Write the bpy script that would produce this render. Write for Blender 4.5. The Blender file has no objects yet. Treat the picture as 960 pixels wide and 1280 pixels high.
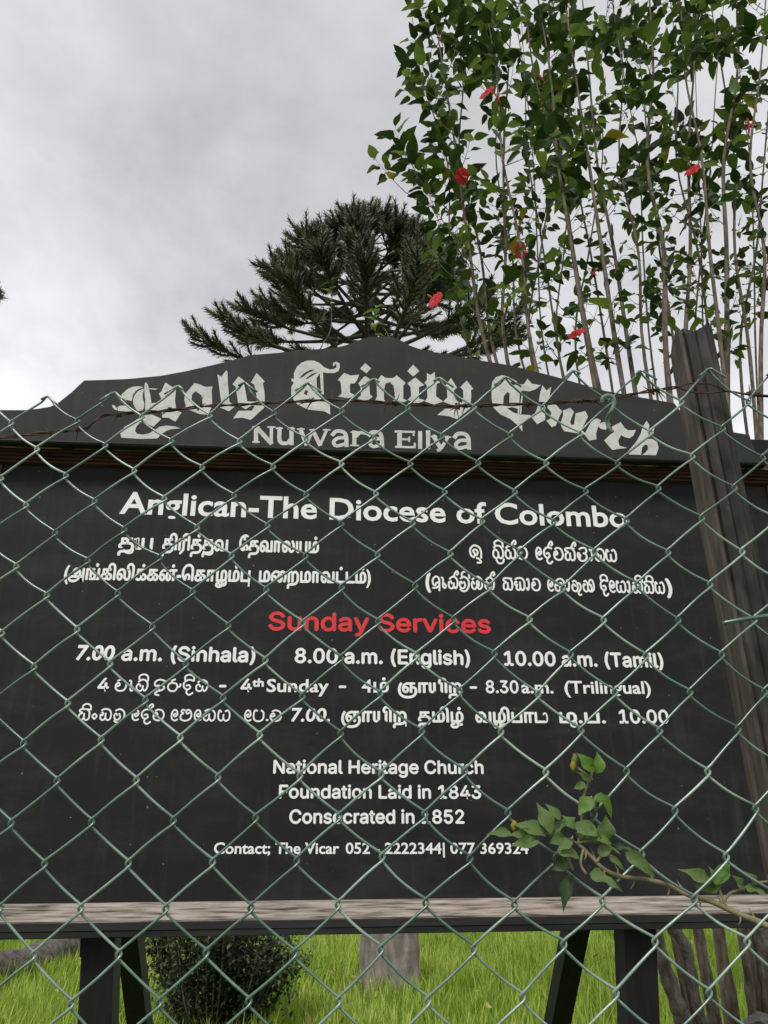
import bpy, math, random, os
import numpy as np
from mathutils import Vector, Matrix
R_ = math.radians
random.seed(7); rng = np.random.default_rng(7)
scene = bpy.context.scene
COL = scene.collection

# ---------------------------------------------------------------- camera
F = 990.0                                     # focal length in photo pixels (960 x 1280)
CAM = Vector((0, 0, 1.6)); PITCH = R_(21.5); ROLL = -0.0053454; YAW = -0.0811136
CR = (Matrix.Rotation(YAW, 3, 'Z') @ Matrix.Rotation(math.pi/2 + PITCH, 3, 'X') @ Matrix.Rotation(ROLL, 3, 'Z'))
cd = bpy.data.cameras.new('camera'); cam = bpy.data.objects.new('camera', cd); COL.objects.link(cam)
cam.matrix_world = Matrix.Translation(CAM) @ CR.to_4x4()
cd.sensor_fit = 'VERTICAL'; cd.sensor_height = 36; cd.lens = F/1280*36
cd.clip_start = 0.02; cd.clip_end = 5000
scene.camera = cam

# ---------------------------------------------------------------- sky, sun, exposure
SUN_EL, SUN_AZ = R_(47), R_(205)              # sun behind thick cloud, behind the camera and to its left
w = bpy.data.worlds.new('World'); scene.world = w; w.use_nodes = True
nt = w.node_tree; N = nt.nodes; L = nt.links; N.clear()
def node(t, **k):
    n = N.new(t)
    for a, b in k.items(): setattr(n, a, b)
    return n
out = node('ShaderNodeOutputWorld'); bg = node('ShaderNodeBackground'); bg.inputs[1].default_value = 0.1
sky = node('ShaderNodeTexSky'); sky.sky_type = 'NISHITA'; sky.sun_disc = False
sky.sun_elevation = SUN_EL; sky.sun_rotation = SUN_AZ
tc = node('ShaderNodeTexCoord'); sep = node('ShaderNodeSeparateXYZ'); L.new(tc.outputs['Generated'], sep.inputs[0])
zz = node('ShaderNodeMath', operation='ADD'); L.new(sep.outputs[2], zz.inputs[0]); zz.inputs[1].default_value = 0.22
zc = node('ShaderNodeMath', operation='MAXIMUM'); L.new(zz.outputs[0], zc.inputs[0]); zc.inputs[1].default_value = 0.05
dv = node('ShaderNodeVectorMath', operation='DIVIDE'); L.new(tc.outputs['Generated'], dv.inputs[0])
cz = node('ShaderNodeCombineXYZ'); [L.new(zc.outputs[0], cz.inputs[i]) for i in range(3)]; L.new(cz.outputs[0], dv.inputs[1])
ns = node('ShaderNodeTexNoise'); ns.inputs['Scale'].default_value = 1.7; ns.inputs['Detail'].default_value = 7
ns.inputs['Roughness'].default_value = 0.58; ns.inputs['Distortion'].default_value = 0.15
mp = node('ShaderNodeMapping'); mp.inputs['Location'].default_value = (3.9, 1.5, 2.6); L.new(dv.outputs[0], mp.inputs[0]); L.new(mp.outputs[0], ns.inputs[0])
rp = node('ShaderNodeValToRGB'); L.new(ns.outputs['Fac'], rp.inputs[0])
e = rp.color_ramp.elements; e[0].position = 0.35; e[0].color = (.34, .34, .355, 1); e[1].position = 0.67; e[1].color = (.60, .60, .608, 1)
# overcast: the cloud base gets brighter towards the horizon
zr = node('ShaderNodeMapRange'); L.new(sep.outputs[2], zr.inputs[0])
zr.inputs[1].default_value = 0.42; zr.inputs[2].default_value = 0.85; zr.inputs[3].default_value = 1.45; zr.inputs[4].default_value = 0.90
mg = node('ShaderNodeVectorMath', operation='SCALE'); L.new(rp.outputs[0], mg.inputs[0]); 
z10 = node('ShaderNodeMath', operation='MULTIPLY'); L.new(zr.outputs[0], z10.inputs[0]); z10.inputs[1].default_value = 10.0
L.new(z10.outputs[0], mg.inputs['Scale'])
mx = node('ShaderNodeMix', data_type='RGBA'); mx.inputs[0].default_value = 0.93
L.new(sky.outputs[0], mx.inputs[6]); L.new(mg.outputs[0], mx.inputs[7]); L.new(mx.outputs[2], bg.inputs[0]); L.new(bg.outputs[0], out.inputs[0])
sd = bpy.data.lights.new('sun', 'SUN'); sd.energy = 1.5; sd.angle = R_(14); sd.color = (1, .97, .92)
so = bpy.data.objects.new('sun', sd); COL.objects.link(so)
sdir = Vector((math.sin(SUN_AZ)*math.cos(SUN_EL), math.cos(SUN_AZ)*math.cos(SUN_EL), math.sin(SUN_EL)))
so.rotation_euler = sdir.to_track_quat('Z', 'Y').to_euler()
scene.view_settings.view_transform = 'Standard'; scene.view_settings.look = 'None'
scene.view_settings.exposure = 0.45; scene.view_settings.gamma = 1.0
scene.cycles.max_bounces = 6; scene.cycles.transparent_max_bounces = 6

# ---------------------------------------------------------------- measuring helpers
def ray(px, py): return CR @ Vector(((px-480)/F, (640-py)/F, -1))
def P(px, py, Y):                             # the point of the upright plane y = Y that the photo shows there
    d = ray(px, py); return CAM + d*(Y/d.y)
def G(px, py, z=0.0):                         # the same on level ground
    d = ray(px, py); return CAM + d*((z-1.6)/d.z)
def PX(p):
    q = CR.transposed() @ (Vector(p)-CAM); return (480 - F*q.x/q.z, 640 + F*q.y/q.z)
FA, FL = R_(-6), R_(3)
FU = Vector((math.cos(FA), math.sin(FA), 0)); FH = Vector((-math.sin(FA), math.cos(FA), 0)); FZ = Vector((0, 0, 1))
FN = FH*math.cos(FL) - FZ*math.sin(FL); FV = FZ*math.cos(FL) + FH*math.sin(FL)
def PF(px, py, d=0.70):                       # a point on a plane parallel to the wire fence
    r = ray(px, py); return CAM + r*(d/r.dot(FN))

# ---------------------------------------------------------------- materials
def material(name, c1, c2=None, scale=8, rough=.7, bump=.2, stretch=(1, 1, 1), detail=6, c3=None, spec=.5, bscale=None, trans=0, tint=None, obj=False, bdist=.01, sharp=.2):
    m = bpy.data.materials.new(name); m.use_nodes = True
    t = m.node_tree; n = t.nodes; l = t.links; b = n['Principled BSDF']
    b.inputs['Roughness'].default_value = rough; b.inputs['Specular IOR Level'].default_value = spec
    co = n.new('ShaderNodeTexCoord'); mpn = n.new('ShaderNodeMapping'); mpn.inputs['Scale'].default_value = stretch
    l.new(co.outputs['Object'], mpn.inputs[0])
    x = n.new('ShaderNodeTexNoise'); x.inputs['Scale'].default_value = scale; x.inputs['Detail'].default_value = detail
    l.new(mpn.outputs[0], x.inputs[0])
    r = n.new('ShaderNodeValToRGB'); r.color_ramp.elements[0].position = .5-sharp; r.color_ramp.elements[1].position = .5+sharp
    r.color_ramp.elements[0].color = (*c1, 1); r.color_ramp.elements[1].color = (*(c2 or c1), 1)
    if c3:
        el = r.color_ramp.elements.new(.5); el.color = (*c3, 1)
    src = x.outputs['Fac']
    if tint or obj:                           # each leaf or blade has its own shade
        if obj: a = n.new('ShaderNodeObjectInfo'); so_ = a.outputs['Random']
        else: a = n.new('ShaderNodeAttribute'); a.attribute_name = 'tint'; so_ = a.outputs['Fac']
        src = so_
    l.new(src, r.inputs[0]); l.new(r.outputs[0], b.inputs['Base Color'])
    if bump:
        y = n.new('ShaderNodeTexNoise'); y.inputs['Scale'].default_value = bscale or scale*4; y.inputs['Detail'].default_value = 4
        l.new(mpn.outputs[0], y.inputs[0]); bp = n.new('ShaderNodeBump'); bp.inputs['Strength'].default_value = bump; bp.inputs['Distance'].default_value = bdist
        l.new(y.outputs['Fac'], bp.inputs['Height']); l.new(bp.outputs[0], b.inputs['Normal'])
    if trans:
        tr = n.new('ShaderNodeBsdfTranslucent'); l.new(r.outputs[0], tr.inputs[0])
        ms = n.new('ShaderNodeMixShader'); ms.inputs[0].default_value = trans
        l.new(b.outputs[0], ms.inputs[1]); l.new(tr.outputs[0], ms.inputs[2]); l.new(ms.outputs[0], n['Material Output'].inputs[0])
    return m
def board_mat(name, base, hi):                # matt black paint with brush marks, dust, and pin-prick chips
    m = material(name, base, hi, scale=5, rough=.62, bump=.10, spec=.27, stretch=(1, 1, 2.2), bscale=60, bdist=.003, sharp=.3)
    t = m.node_tree; n = t.nodes; l = t.links; b = n['Principled BSDF']; r = b.inputs['Base Color'].links[0].from_node
    co = n.new('ShaderNodeTexCoord'); x = n.new('ShaderNodeTexNoise'); x.inputs['Scale'].default_value = 70; x.inputs['Detail'].default_value = 3
    l.new(co.outputs['Object'], x.inputs[0]); rr = n.new('ShaderNodeValToRGB'); rr.color_ramp.elements[0].position = .72; rr.color_ramp.elements[1].position = .745
    l.new(x.outputs['Fac'], rr.inputs[0])
    k = n.new('ShaderNodeMix'); k.data_type = 'RGBA'; l.new(rr.outputs[0], k.inputs[0]); l.new(r.outputs[0], k.inputs[6]); k.inputs[7].default_value = (.28, .27, .25, 1)
    # faint pale wipe marks and drips
    mp2 = n.new('ShaderNodeMapping'); mp2.inputs['Scale'].default_value = (9, 1, .9); l.new(co.outputs['Object'], mp2.inputs[0])
    x2 = n.new('ShaderNodeTexNoise'); x2.inputs['Scale'].default_value = 3.2; x2.inputs['Detail'].default_value = 8; l.new(mp2.outputs[0], x2.inputs[0])
    r2 = n.new('ShaderNodeValToRGB'); r2.color_ramp.elements[0].position = .55; r2.color_ramp.elements[1].position = .85; r2.color_ramp.elements[1].color = (.45, .45, .45, 1); l.new(x2.outputs['Fac'], r2.inputs[0])
    k2 = n.new('ShaderNodeMix'); k2.data_type = 'RGBA'; l.new(r2.outputs[0], k2.inputs[0]); l.new(k.outputs[2], k2.inputs[6]); k2.inputs[7].default_value = (.060, .060, .062, 1)
    mp3 = n.new('ShaderNodeMapping'); mp3.inputs['Scale'].default_value = (1, 1, 2.6); l.new(co.outputs['Object'], mp3.inputs[0])
    x3 = n.new('ShaderNodeTexNoise'); x3.inputs['Scale'].default_value = 2.3; x3.inputs['Detail'].default_value = 12; x3.inputs['Roughness'].default_value = .72; l.new(mp3.outputs[0], x3.inputs[0])
    r3 = n.new('ShaderNodeValToRGB'); r3.color_ramp.elements[0].position = .48; r3.color_ramp.elements[1].position = .74; r3.color_ramp.elements[1].color = (.6, .6, .6, 1); l.new(x3.outputs['Fac'], r3.inputs[0])
    k3 = n.new('ShaderNodeMix'); k3.data_type = 'RGBA'; l.new(r3.outputs[0], k3.inputs[0]); l.new(k2.outputs[2], k3.inputs[6]); k3.inputs[7].default_value = (.040, .039, .038, 1)
    l.new(k3.outputs[2], b.inputs['Base Color'])
    mr = n.new('ShaderNodeMapRange'); l.new(x2.outputs['Fac'], mr.inputs[0]); mr.inputs[3].default_value = .5; mr.inputs[4].default_value = .8; l.new(mr.outputs[0], b.inputs['Roughness'])
    return m
M_PANEL = board_mat('black_panel_paint', (.0056, .0056, .0066), (.0115, .0116, .0132))
M_PED = board_mat('charcoal_pediment_paint', (.0175, .0175, .0192), (.0260, .0262, .0282))
M_BLACKWOOD = material('black_painted_timber', (.004, .004, .0045), (.010, .010, .011), scale=6, rough=.6, spec=.25, bump=.4, stretch=(8, 8, 1), bscale=12, bdist=.004)
M_BLACKPLANK = material('black_painted_plank', (.007, .007, .008), (.022, .022, .024), scale=5, rough=.55, spec=.3, bump=.4, stretch=(.8, 8, 8), bscale=9, bdist=.003)
M_WORN = material('bare_weathered_wood', (.045, .036, .030), (.50, .44, .385), scale=16, rough=.85, bump=.9, stretch=(.55, 5, 10), bscale=10, c3=(.33, .275, .23), bdist=.004, detail=12, sharp=.2)
M_BROWN = material('brown_varnished_moulding', (.022, .011, .009), (.095, .040, .028), scale=8, rough=.6, spec=.2, bump=.5, stretch=(.5, 4, 3), bscale=9, bdist=.003)
M_EDGE = material('chafed_wood_edge', (.02, .012, .01), (.34, .23, .15), scale=14, rough=.8, bump=.3, stretch=(1, 1, 1), sharp=.12)
M_WHITE = material('white_vinyl_lettering', (.80, .80, .80), (.90, .90, .89), scale=30, rough=.5, bump=0)
M_CREAM = material('hand_painted_cream', (.43, .425, .41), (.64, .635, .615), c3=(.57, .565, .545), scale=34, rough=.7, bump=.2, detail=10, sharp=.28)
M_RED = material('red_vinyl_lettering', (.62, .018, .022), (.74, .03, .035), scale=30, rough=.5, bump=0)
M_WIRE = material('pale_green_coated_wire', (.022, .060, .043), (.36, .45, .38), scale=13, rough=.28, bump=.25, spec=.9, bscale=300, bdist=.001, c3=(.085, .165, .13))
_b = M_WIRE.node_tree.nodes['Principled BSDF']; _b.inputs['Coat Weight'].default_value = .8; _b.inputs['Coat Roughness'].default_value = .22
M_RUST = material('rusty_wire', (.028, .015, .012), (.10, .052, .036), scale=90, rough=.9, bump=.8, bscale=300, bdist=.001)
M_RUSTY_GREEN = material('worn_green_hook', (.08, .12, .10), (.30, .40, .35), scale=60, rough=.5, bump=.4, bdist=.001)
M_POST = material('dark_weathered_post', (.009, .009, .0088), (.062, .056, .050), scale=16, rough=.8, bump=.9, stretch=(6, 6, 1), bscale=14, c3=(.022, .0195, .017), bdist=.004)
M_POSTB = material('brown_post_edge', (.026, .023, .020), (.105, .085, .068), scale=16, rough=.85, bump=.9, stretch=(6, 6, 1), bscale=14, bdist=.004)
M_STEM = material('pale_hibiscus_bark', (.055, .040, .030), (.20, .155, .115), scale=14, rough=.85, bump=.5, stretch=(3, 3, 1), bscale=30, bdist=.004)
M_TWIG = material('green_brown_twig', (.07, .06, .035), (.15, .14, .07), scale=30, rough=.7, bump=0)
M_BARK = material('dark_rough_bark', (.045, .037, .030), (.24, .20, .165), scale=13, rough=.9, bump=1, stretch=(2, 2, 1), bscale=30, bdist=.02, detail=10)
M_LEAF = material('hibiscus_leaf', (.024, .046, .010), (.18, .27, .04), scale=5, rough=.36, bump=0, obj=True, trans=.42, c3=(.046, .088, .016), sharp=.45)
M_LEAFM = material('hibiscus_leaf_mass', (.020, .038, .009), (.16, .24, .036), scale=5, rough=.45, bump=0, tint=True, trans=.42, c3=(.042, .080, .015), sharp=.45)
M_YLEAF = material('yellowing_leaf', (.20, .22, .02), (.42, .30, .02), scale=5, rough=.5, bump=0, obj=True, trans=.35, sharp=.4)
M_PETAL = material('red_petal', (.55, .012, .03), (.80, .06, .08), scale=20, rough=.5, bump=0, trans=.4)
M_STAMEN = material('pink_stamen', (.75, .20, .12), (.85, .45, .15), scale=50, rough=.5, bump=0)
M_CITRUS = material('matt_green_leaf', (.055, .115, .024), (.19, .28, .085), scale=60, rough=.33, bump=.5, bscale=90, bdist=.001, trans=.18, obj=False)
M_CITRUSB = material('bright_young_leaf', (.09, .20, .02), (.17, .32, .05), scale=40, rough=.4, bump=.2, bscale=90, bdist=.001, trans=.4)
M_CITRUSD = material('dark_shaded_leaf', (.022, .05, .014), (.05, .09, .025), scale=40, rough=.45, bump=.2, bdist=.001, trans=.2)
M_THORN = material('thorny_stem', (.12, .10, .05), (.30, .25, .15), scale=60, rough=.7, bump=.4, bdist=.001)
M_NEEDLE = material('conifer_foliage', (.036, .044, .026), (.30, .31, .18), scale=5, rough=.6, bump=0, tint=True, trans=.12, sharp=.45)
M_CBARK = material('conifer_branch_bark', (.035, .028, .024), (.09, .072, .06), scale=9, rough=.9, bump=.3)
M_GRASSB = material('grass_blade', (.11, .20, .018), (.62, .66, .18), scale=5, rough=.55, bump=0, tint=True, trans=.42, c3=(.33, .48, .045), sharp=.45)
M_LAWN = material('turf_soil', (.055, .085, .02), (.13, .20, .035), scale=3, rough=.95, bump=.6, bscale=40, bdist=.03)
M_BUSH = material('box_leaf', (.010, .018, .007), (.11, .145, .06), scale=5, rough=.5, bump=0, tint=True, trans=.2, sharp=.45)
M_PILLAR = material('stained_concrete', (.09, .078, .066), (.30, .265, .235), scale=5, rough=.9, bump=.9, stretch=(2.2, 2.2, .7), bscale=30, c3=(.19, .165, .145), bdist=.01)
M_LOG = material('old_log_bark', (.05, .040, .034), (.21, .18, .155), scale=6, rough=.95, bump=1, stretch=(1, 3, 3), bscale=18, bdist=.03)
M_ROCK = material('splintered_grey_wood', (.05, .045, .04), (.32, .30, .28), scale=10, rough=.9, bump=1, stretch=(1, 1, 6), bdist=.02)

# ---------------------------------------------------------------- mesh helpers
class MB:
    def __init__(s): s.v = []; s.f = []; s.m = []
    def add(s, v, f, mi=0):
        k = len(s.v); s.v += [tuple(q) for q in v]; s.f += [tuple(i+k for i in q) for q in f]; s.m += [mi]*len(f)
    def box(s, x0, x1, y0, y1, z0, z1, mi=0):
        s.add([(x, y, z) for x in (x0, x1) for y in (y0, y1) for z in (z0, z1)],
              [(0, 1, 3, 2), (4, 6, 7, 5), (0, 4, 5, 1), (2, 3, 7, 6), (0, 2, 6, 4), (1, 5, 7, 3)], mi)
    def hexa(s, b, t, mi=0):                  # bottom quad, top quad
        s.add(list(b)+list(t), [(3, 2, 1, 0), (4, 5, 6, 7)]+[(i, (i+1) % 4, (i+1) % 4+4, i+4) for i in range(4)], mi)
    def tube(s, pts, rad, n=6, mi=0, cap=True, ph=0):
        pts = [Vector(p) for p in pts]; k = len(pts)
        if not hasattr(rad, '__len__'): rad = [rad]*k
        v = []; nrm = None
        for i, p in enumerate(pts):
            t = (pts[min(i+1, k-1)]-pts[max(i-1, 0)]);
            if t.length < 1e-9: t = Vector((0, 0, 1))
            t.normalize()
            if nrm is None: nrm = t.orthogonal().normalized()
            nrm = (nrm - t*nrm.dot(t)); nrm = nrm.normalized() if nrm.length > 1e-6 else t.orthogonal().normalized()
            b = t.cross(nrm)
            for j in range(n):
                a = ph+2*math.pi*j/n; v.append(p + (nrm*math.cos(a)+b*math.sin(a))*rad[i])
        f = [(i*n+j, i*n+(j+1) % n, (i+1)*n+(j+1) % n, (i+1)*n+j) for i in range(k-1) for j in range(n)]
        if cap: f += [tuple(range(n-1, -1, -1)), tuple((k-1)*n+j for j in range(n))]
        s.add(v, f, mi)
    def extrude(s, prof, x0, x1, mi=0):       # (y, z) outline swept along x
        n = len(prof); v = [(x0, y, z) for y, z in prof]+[(x1, y, z) for y, z in prof]
        s.add(v, [(i, (i+1) % n, (i+1) % n+n, i+n) for i in range(n)]+[tuple(range(n-1, -1, -1)), tuple(range(n, 2*n))], mi)
    def build(s, name, mats, parent=None, base=(0, 0, 0), smooth=False, kind=None, label=None):
        me = bpy.data.meshes.new(name); b = Vector(base)
        me.from_pydata([(q[0]-b.x, q[1]-b.y, q[2]-b.z) for q in s.v], [], s.f)
        for m in (mats if isinstance(mats, (list, tuple)) else [mats]): me.materials.append(m)
        me.polygons.foreach_set('material_index', s.m)
        if smooth: me.polygons.foreach_set('use_smooth', [True]*len(s.f))
        me.update(); return link(name, me, parent, kind, label, loc=None if parent else base)
def link(name, me, parent=None, kind=None, label=None, loc=None, mat=None):
    o = bpy.data.objects.new(name, me); COL.objects.link(o)
    if parent: o.parent = parent
    if loc is not None: o.location = loc
    if mat is not None: o.matrix_local = mat
    if kind: o['kind'] = kind
    if label: o['label'] = label
    return o
def thing(name, label, cat, base, group=None):
    o = bpy.data.objects.new(name, None); COL.objects.link(o); o.location = base; o.empty_display_size = .1
    return tag(o, label, cat, group)
def tag(o, label, cat, group=None):
    o['label'] = label; o['category'] = cat
    if group: o['group'] = group
    return o
def spline(pts, k=6):
    pts = [Vector(p) for p in pts]; q = [pts[0]*2-pts[1]]+pts+[pts[-1]*2-pts[-2]]; o = []
    for i in range(1, len(q)-2):
        for j in range(k):
            t = j/k; a, b, c, d = q[i-1:i+3]
            o.append(.5*((2*b)+(c-a)*t+(2*a-5*b+4*c-d)*t*t+(3*b-3*c+d-a)*t**3))
    o.append(pts[-1]); return o
def at_len(pts, t):
    x = t*(len(pts)-1); i = min(int(x), len(pts)-2); return pts[i].lerp(pts[i+1], x-i)
def instances(name, tv, tf, mats3, locs, tint, mat, parent=None, base=(0, 0, 0), kind='stuff', smooth=False):
    """many copies of one small template merged into ONE mesh (numpy)"""
    tv = np.asarray(tv, float); n = len(locs); nv = len(tv)
    V = np.einsum('nij,vj->nvi', np.asarray(mats3), tv) + np.asarray(locs)[:, None, :] - np.array(base)
    me = bpy.data.meshes.new(name); me.vertices.add(n*nv); me.vertices.foreach_set('co', V.reshape(-1).astype(np.float32))
    lt = np.array([len(f) for f in tf]); fl = np.concatenate([np.array(f) for f in tf])
    idx = (fl[None, :]+np.arange(n)[:, None]*nv).reshape(-1)
    me.loops.add(len(idx)); me.loops.foreach_set('vertex_index', idx.astype(np.int32))
    tot = np.tile(lt, n); st = np.concatenate([[0], np.cumsum(tot)[:-1]])
    me.polygons.add(len(tot)); me.polygons.foreach_set('loop_start', st.astype(np.int32)); me.polygons.foreach_set('loop_total', tot.astype(np.int32))
    me.update(calc_edges=True)
    a = me.attributes.new('tint', 'FLOAT', 'POINT'); a.data.foreach_set('value', np.repeat(np.asarray(tint, np.float32), nv))
    me.materials.append(mat)
    if smooth: me.polygons.foreach_set('use_smooth', np.ones(len(tot), bool))
    return link(name, me, parent, kind, loc=None if parent else base)
def frame(d, up, size=1.0, wid=1.0):
    d = Vector(d).normalized(); s = d.cross(Vector(up))
    s = s.normalized() if s.length > 1e-5 else d.orthogonal().normalized()
    n = s.cross(d)
    return Matrix((s*size*wid, d*size, n*size)).transposed()
def leaf_template(fold=.12, droop=.12, wave=0, w=.28, n=4, bulge=.42):
    v = []; 
    for i in range(n+1):
        t = i/n; x = w*(math.sin(math.pi*t**.8))**.8*(1 if t < .99 else 0) * (1-.25*t) if 0 < t < 1 else 0
        z = -droop*t*t
        v.append((0, t, z))
        v.append((-x, t-.03*(x > 0), z+x*fold*3+wave*math.sin(t*9)*x)); v.append((x, t-.03*(x > 0), z+x*fold*3-wave*math.sin(t*9)*x))
    f = []
    for i in range(n):
        a, b = 3*i, 3*(i+1)
        if i == 0: f += [(a, b, b+1), (a, b+2, b)]
        elif i == n-1: f += [(a, b, a+1), (a, a+2, b)]
        else: f += [(a, b, b+1, a+1), (a, a+2, b+2, b)]
    used = sorted({k for q in f for k in q}); mp_ = {k: i for i, k in enumerate(used)}
    return [v[k] for k in used], [tuple(mp_[k] for k in q) for q in f]
def leaf_mesh(name, tpl, mat):
    me = bpy.data.meshes.new(name); me.from_pydata(tpl[0], [], tpl[1]); me.materials.append(mat)
    me.polygons.foreach_set('use_smooth', [True]*len(tpl[1])); me.update(); return me

# ================================================================ THE SETTING: ground and grass
mb = MB(); S = 1500
mb.add([(-S, -S, 0), (S, -S, 0), (S, S, 0), (-S, S, 0)], [(0, 1, 2, 3)])
mb.build('ground', M_LAWN, kind='structure')
def grass(name, n, x0, x1, y0, y1, h0, h1, wd):
    tv = [(-.5, 0, 0), (.5, 0, 0), (-.36, .12, .5), (.36, .12, .5), (0, .45, .95)]; tf = [(0, 1, 3, 2), (2, 3, 4)]
    c = rng.random((n//14, 2)); k = rng.integers(0, len(c), n)
    p = c[k]*[x1-x0, y1-y0]+[x0, y0]+rng.normal(0, .055, (n, 2))
    a = rng.random(n)*2*np.pi; ch = (.55+.9*rng.random(len(c)))[k]; h = (h0+(h1-h0)*rng.random(n))*ch; s = .7+.6*rng.random(n); bend = .3+1.2*rng.random(n)
    m = np.zeros((n, 3, 3)); m[:, 0, 0] = np.cos(a)*wd*s; m[:, 1, 0] = np.sin(a)*wd*s
    m[:, 0, 1] = -np.sin(a)*h*bend; m[:, 1, 1] = np.cos(a)*h*bend; m[:, 2, 2] = h
    big = np.sin(p[:, 0]*2.1+1.3*np.sin(p[:, 1]*1.7))*.5+.5
    t = np.clip(.30*rng.random(n)+.35*rng.random(len(c))[k]+.35*big*rng.random(n)+.08, 0, 1)
    o = instances(name, tv, tf, m, np.c_[p, np.zeros(n)], t, M_GRASSB); return o
o = grass('grass', 130000, -7.5, 8.5, 5.4, 13.5, .08, .24, .015)
nl_ = 420; tv_ = [(-.3, 0, 0), (.3, 0, 0), (-.2, .7, .1), (.2, .7, .1), (0, 1, .25)]
ml_ = []
for i in range(nl_):
    q = frame((rng.normal(), rng.normal(), .35*rng.normal()), (rng.normal()*.3, rng.normal()*.3, 1), .04+.05*rng.random()); ml_.append(np.array(q))
instances('fallen_leaves', tv_, [(0, 1, 3, 2), (2, 3, 4)], ml_, np.c_[-6+13*rng.random(nl_), 5.6+7*rng.random(nl_), .07+.09*rng.random(nl_)], rng.random(nl_), material('dead_leaf', (.14, .07, .02), (.48, .36, .10), scale=5, rough=.7, bump=0, tint=True, sharp=.45))
o = grass('rough_grass', 26000, -3.2, 4.2, 1.2, 5.4, .05, .12, .010)

# ================================================================ THE CHURCH SIGN
YP, YB = 2.50, 2.60                           # front of the pediment, front of the lettered panel
sign = thing('church_sign', 'large black church notice board with curved top and white lettering behind the mesh', 'sign', (0, YB, 0))
SB = (0, YB, 0)
def z_at(py, Y, px=480): return P(px, py, Y).z
xl, xr = P(-48, 860, YB).x, P(956, 607, YB).x
z_ped, z_mt, z_mb = z_at(566, YP), z_at(575, 2.548), z_at(592.5, 2.590)
z_s0, z_s1 = z_at(1124.5, 2.575), z_at(1146, 2.56)
# pediment: one sawn plank with a curved top
top = [(-60, 511), (0, 512), (30, 512), (48, 510), (62, 508), (72, 503), (80, 497), (90, 489), (98, 481), (105, 475), (130, 474), (160, 473), (200, 469), (233, 463), (277, 453), (313, 443.5), (350, 440), (387, 436.5),
       (420, 434), (433, 431), (443, 427), (453, 423), (462, 421), (475, 420), (488, 421), (497, 423), (504, 426), (512, 431), (527, 436.5), (550, 441), (587, 447.5), (640, 456.5), (693, 470), (757, 488), (800, 496), (843, 503),
       (850, 512), (858, 522), (870, 531), (885, 536), (907, 538), (937, 543), (940, 552), (944, 563), (951, 571), (958, 575)]
pts = [P(x, y, YP) for x, y in top]
for i in range(2, len(pts)-2): pts[i].z += random.uniform(-.0012, .0012)
pts = [(p.x, p.z) for p in pts]; zb = z_ped
x0, x1 = pts[0][0], pts[-1][0]
mb = MB(); n = len(pts); ring = pts + [(x1, zb), (x0, zb)]; n = len(ring)
bev = .003
front = []
for i, (x, z) in enumerate(ring):
    a, c = ring[i-1], ring[(i+1) % n]; t = Vector((c[0]-a[0], c[1]-a[1])); t.normalize(); nn = Vector((t.y, -t.x))  # inward
    front.append((x+nn.x*bev, z+nn.y*bev))
v = [(x, YP, z) for x, z in front]+[(x, YP+bev, z) for x, z in ring]+[(x, YP+.036, z) for x, z in ring]
f = [tuple(range(n))]+[(i, i+n, (i+1) % n+n, (i+1) % n) for i in range(n)]+[(i+n, i+2*n, (i+1) % n+2*n, (i+1) % n+n) for i in range(n)]+[tuple(range(3*n-1, 2*n-1, -1))]
mb.add(v, f); mb.build('pediment_board', M_PED, sign, SB)
mb = MB(); mb.extrude([(YP+.001, zb-.002), (YP-.003, zb+.004), (YP-.003, zb+.010), (YP+.002, zb+.0125), (YP+.002, zb-.002)], x0, x1)
mb.build('pediment_lower_edge', M_BLACKPLANK, sign, SB)
# cornice: stepped and grooved brown moulding
mb = MB(); st = 4; dz = (z_mt-z_mb)/st; dy = .012
prof = [(YB+.02, z_mt+.03), (2.536, z_mt+.03), (2.536, z_mt)]
y = 2.546
for i in range(st):
    z = z_mt-i*dz; prof += [(y, z), (y, z-dz*.60), (y+.002, z-dz*.78), (y+.011, z-dz*.80), (y+.011, z-dz)]; y += .0115
prof += [(YB+.02, z_mb)]
mb.extrude(prof, xl-.03, xr+.055); mb.build('cornice_moulding', M_BROWN, sign, SB)
mb = MB(); mb.box(xl-.03, xr+.055, 2.534, 2.5352, z_mt-.001, z_mt+.0035); mb.build('cornice_edge_strip', M_EDGE, sign, SB)
# gap block between the pediment and the moulding, in shadow
mb = MB(); mb.box(xl-.02, xr+.05, YP+.038, YB+.02, z_mt+.032, z_ped+.12); mb.build('backing_rail', M_BLACKWOOD, sign, SB)
# lettered panel, its side mouldings, the sill
mb = MB(); mb.box(xl, xr, YB, YB+.022, z_s0-.03, z_mb+.02); mb.build('panel', M_PANEL, sign, SB)
for s, xx in ((1, xr), (-1, xl)):
    mb = MB()
    for i in range(3):
        a, b = xx+s*(.001+i*.016), xx+s*(.015+i*.016); mb.box(min(a, b), max(a, b), YB-.008-i*.014, YB+.022, z_s0, z_mb-.0015)
    mb.build('side_moulding', M_BROWN, sign, SB)
xs0, xs1 = P(-60, 1140, 2.55).x, P(1075, 1120, 2.55).x
mb = MB(); mb.extrude([(YB+.02, z_s0-.001), (2.578, z_s0-.001), (2.570, z_s0-.004), (2.560, z_s1), (2.562, z_s1-.006), (YB+.02, z_s1-.006)], xs0, xs1)
o = mb.build('sill', M_WORN, sign, SB, label='bare weathered strip where the black paint has worn off the sill')
zq0, zq1 = z_at(1149, 2.545), z_at(1167.5, 2.54)
mb = MB(); mb.extrude([(YB+.09, zq0), (2.546, zq0), (2.541, zq0-.003), (2.540, zq0-.018), (2.543, zq0-.021), (2.543, zq1+.002), (2.546, zq1), (YB+.09, zq1)], xs0, xs1)
mb.build('bottom_rail', M_BLACKPLANK, sign, SB)
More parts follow.
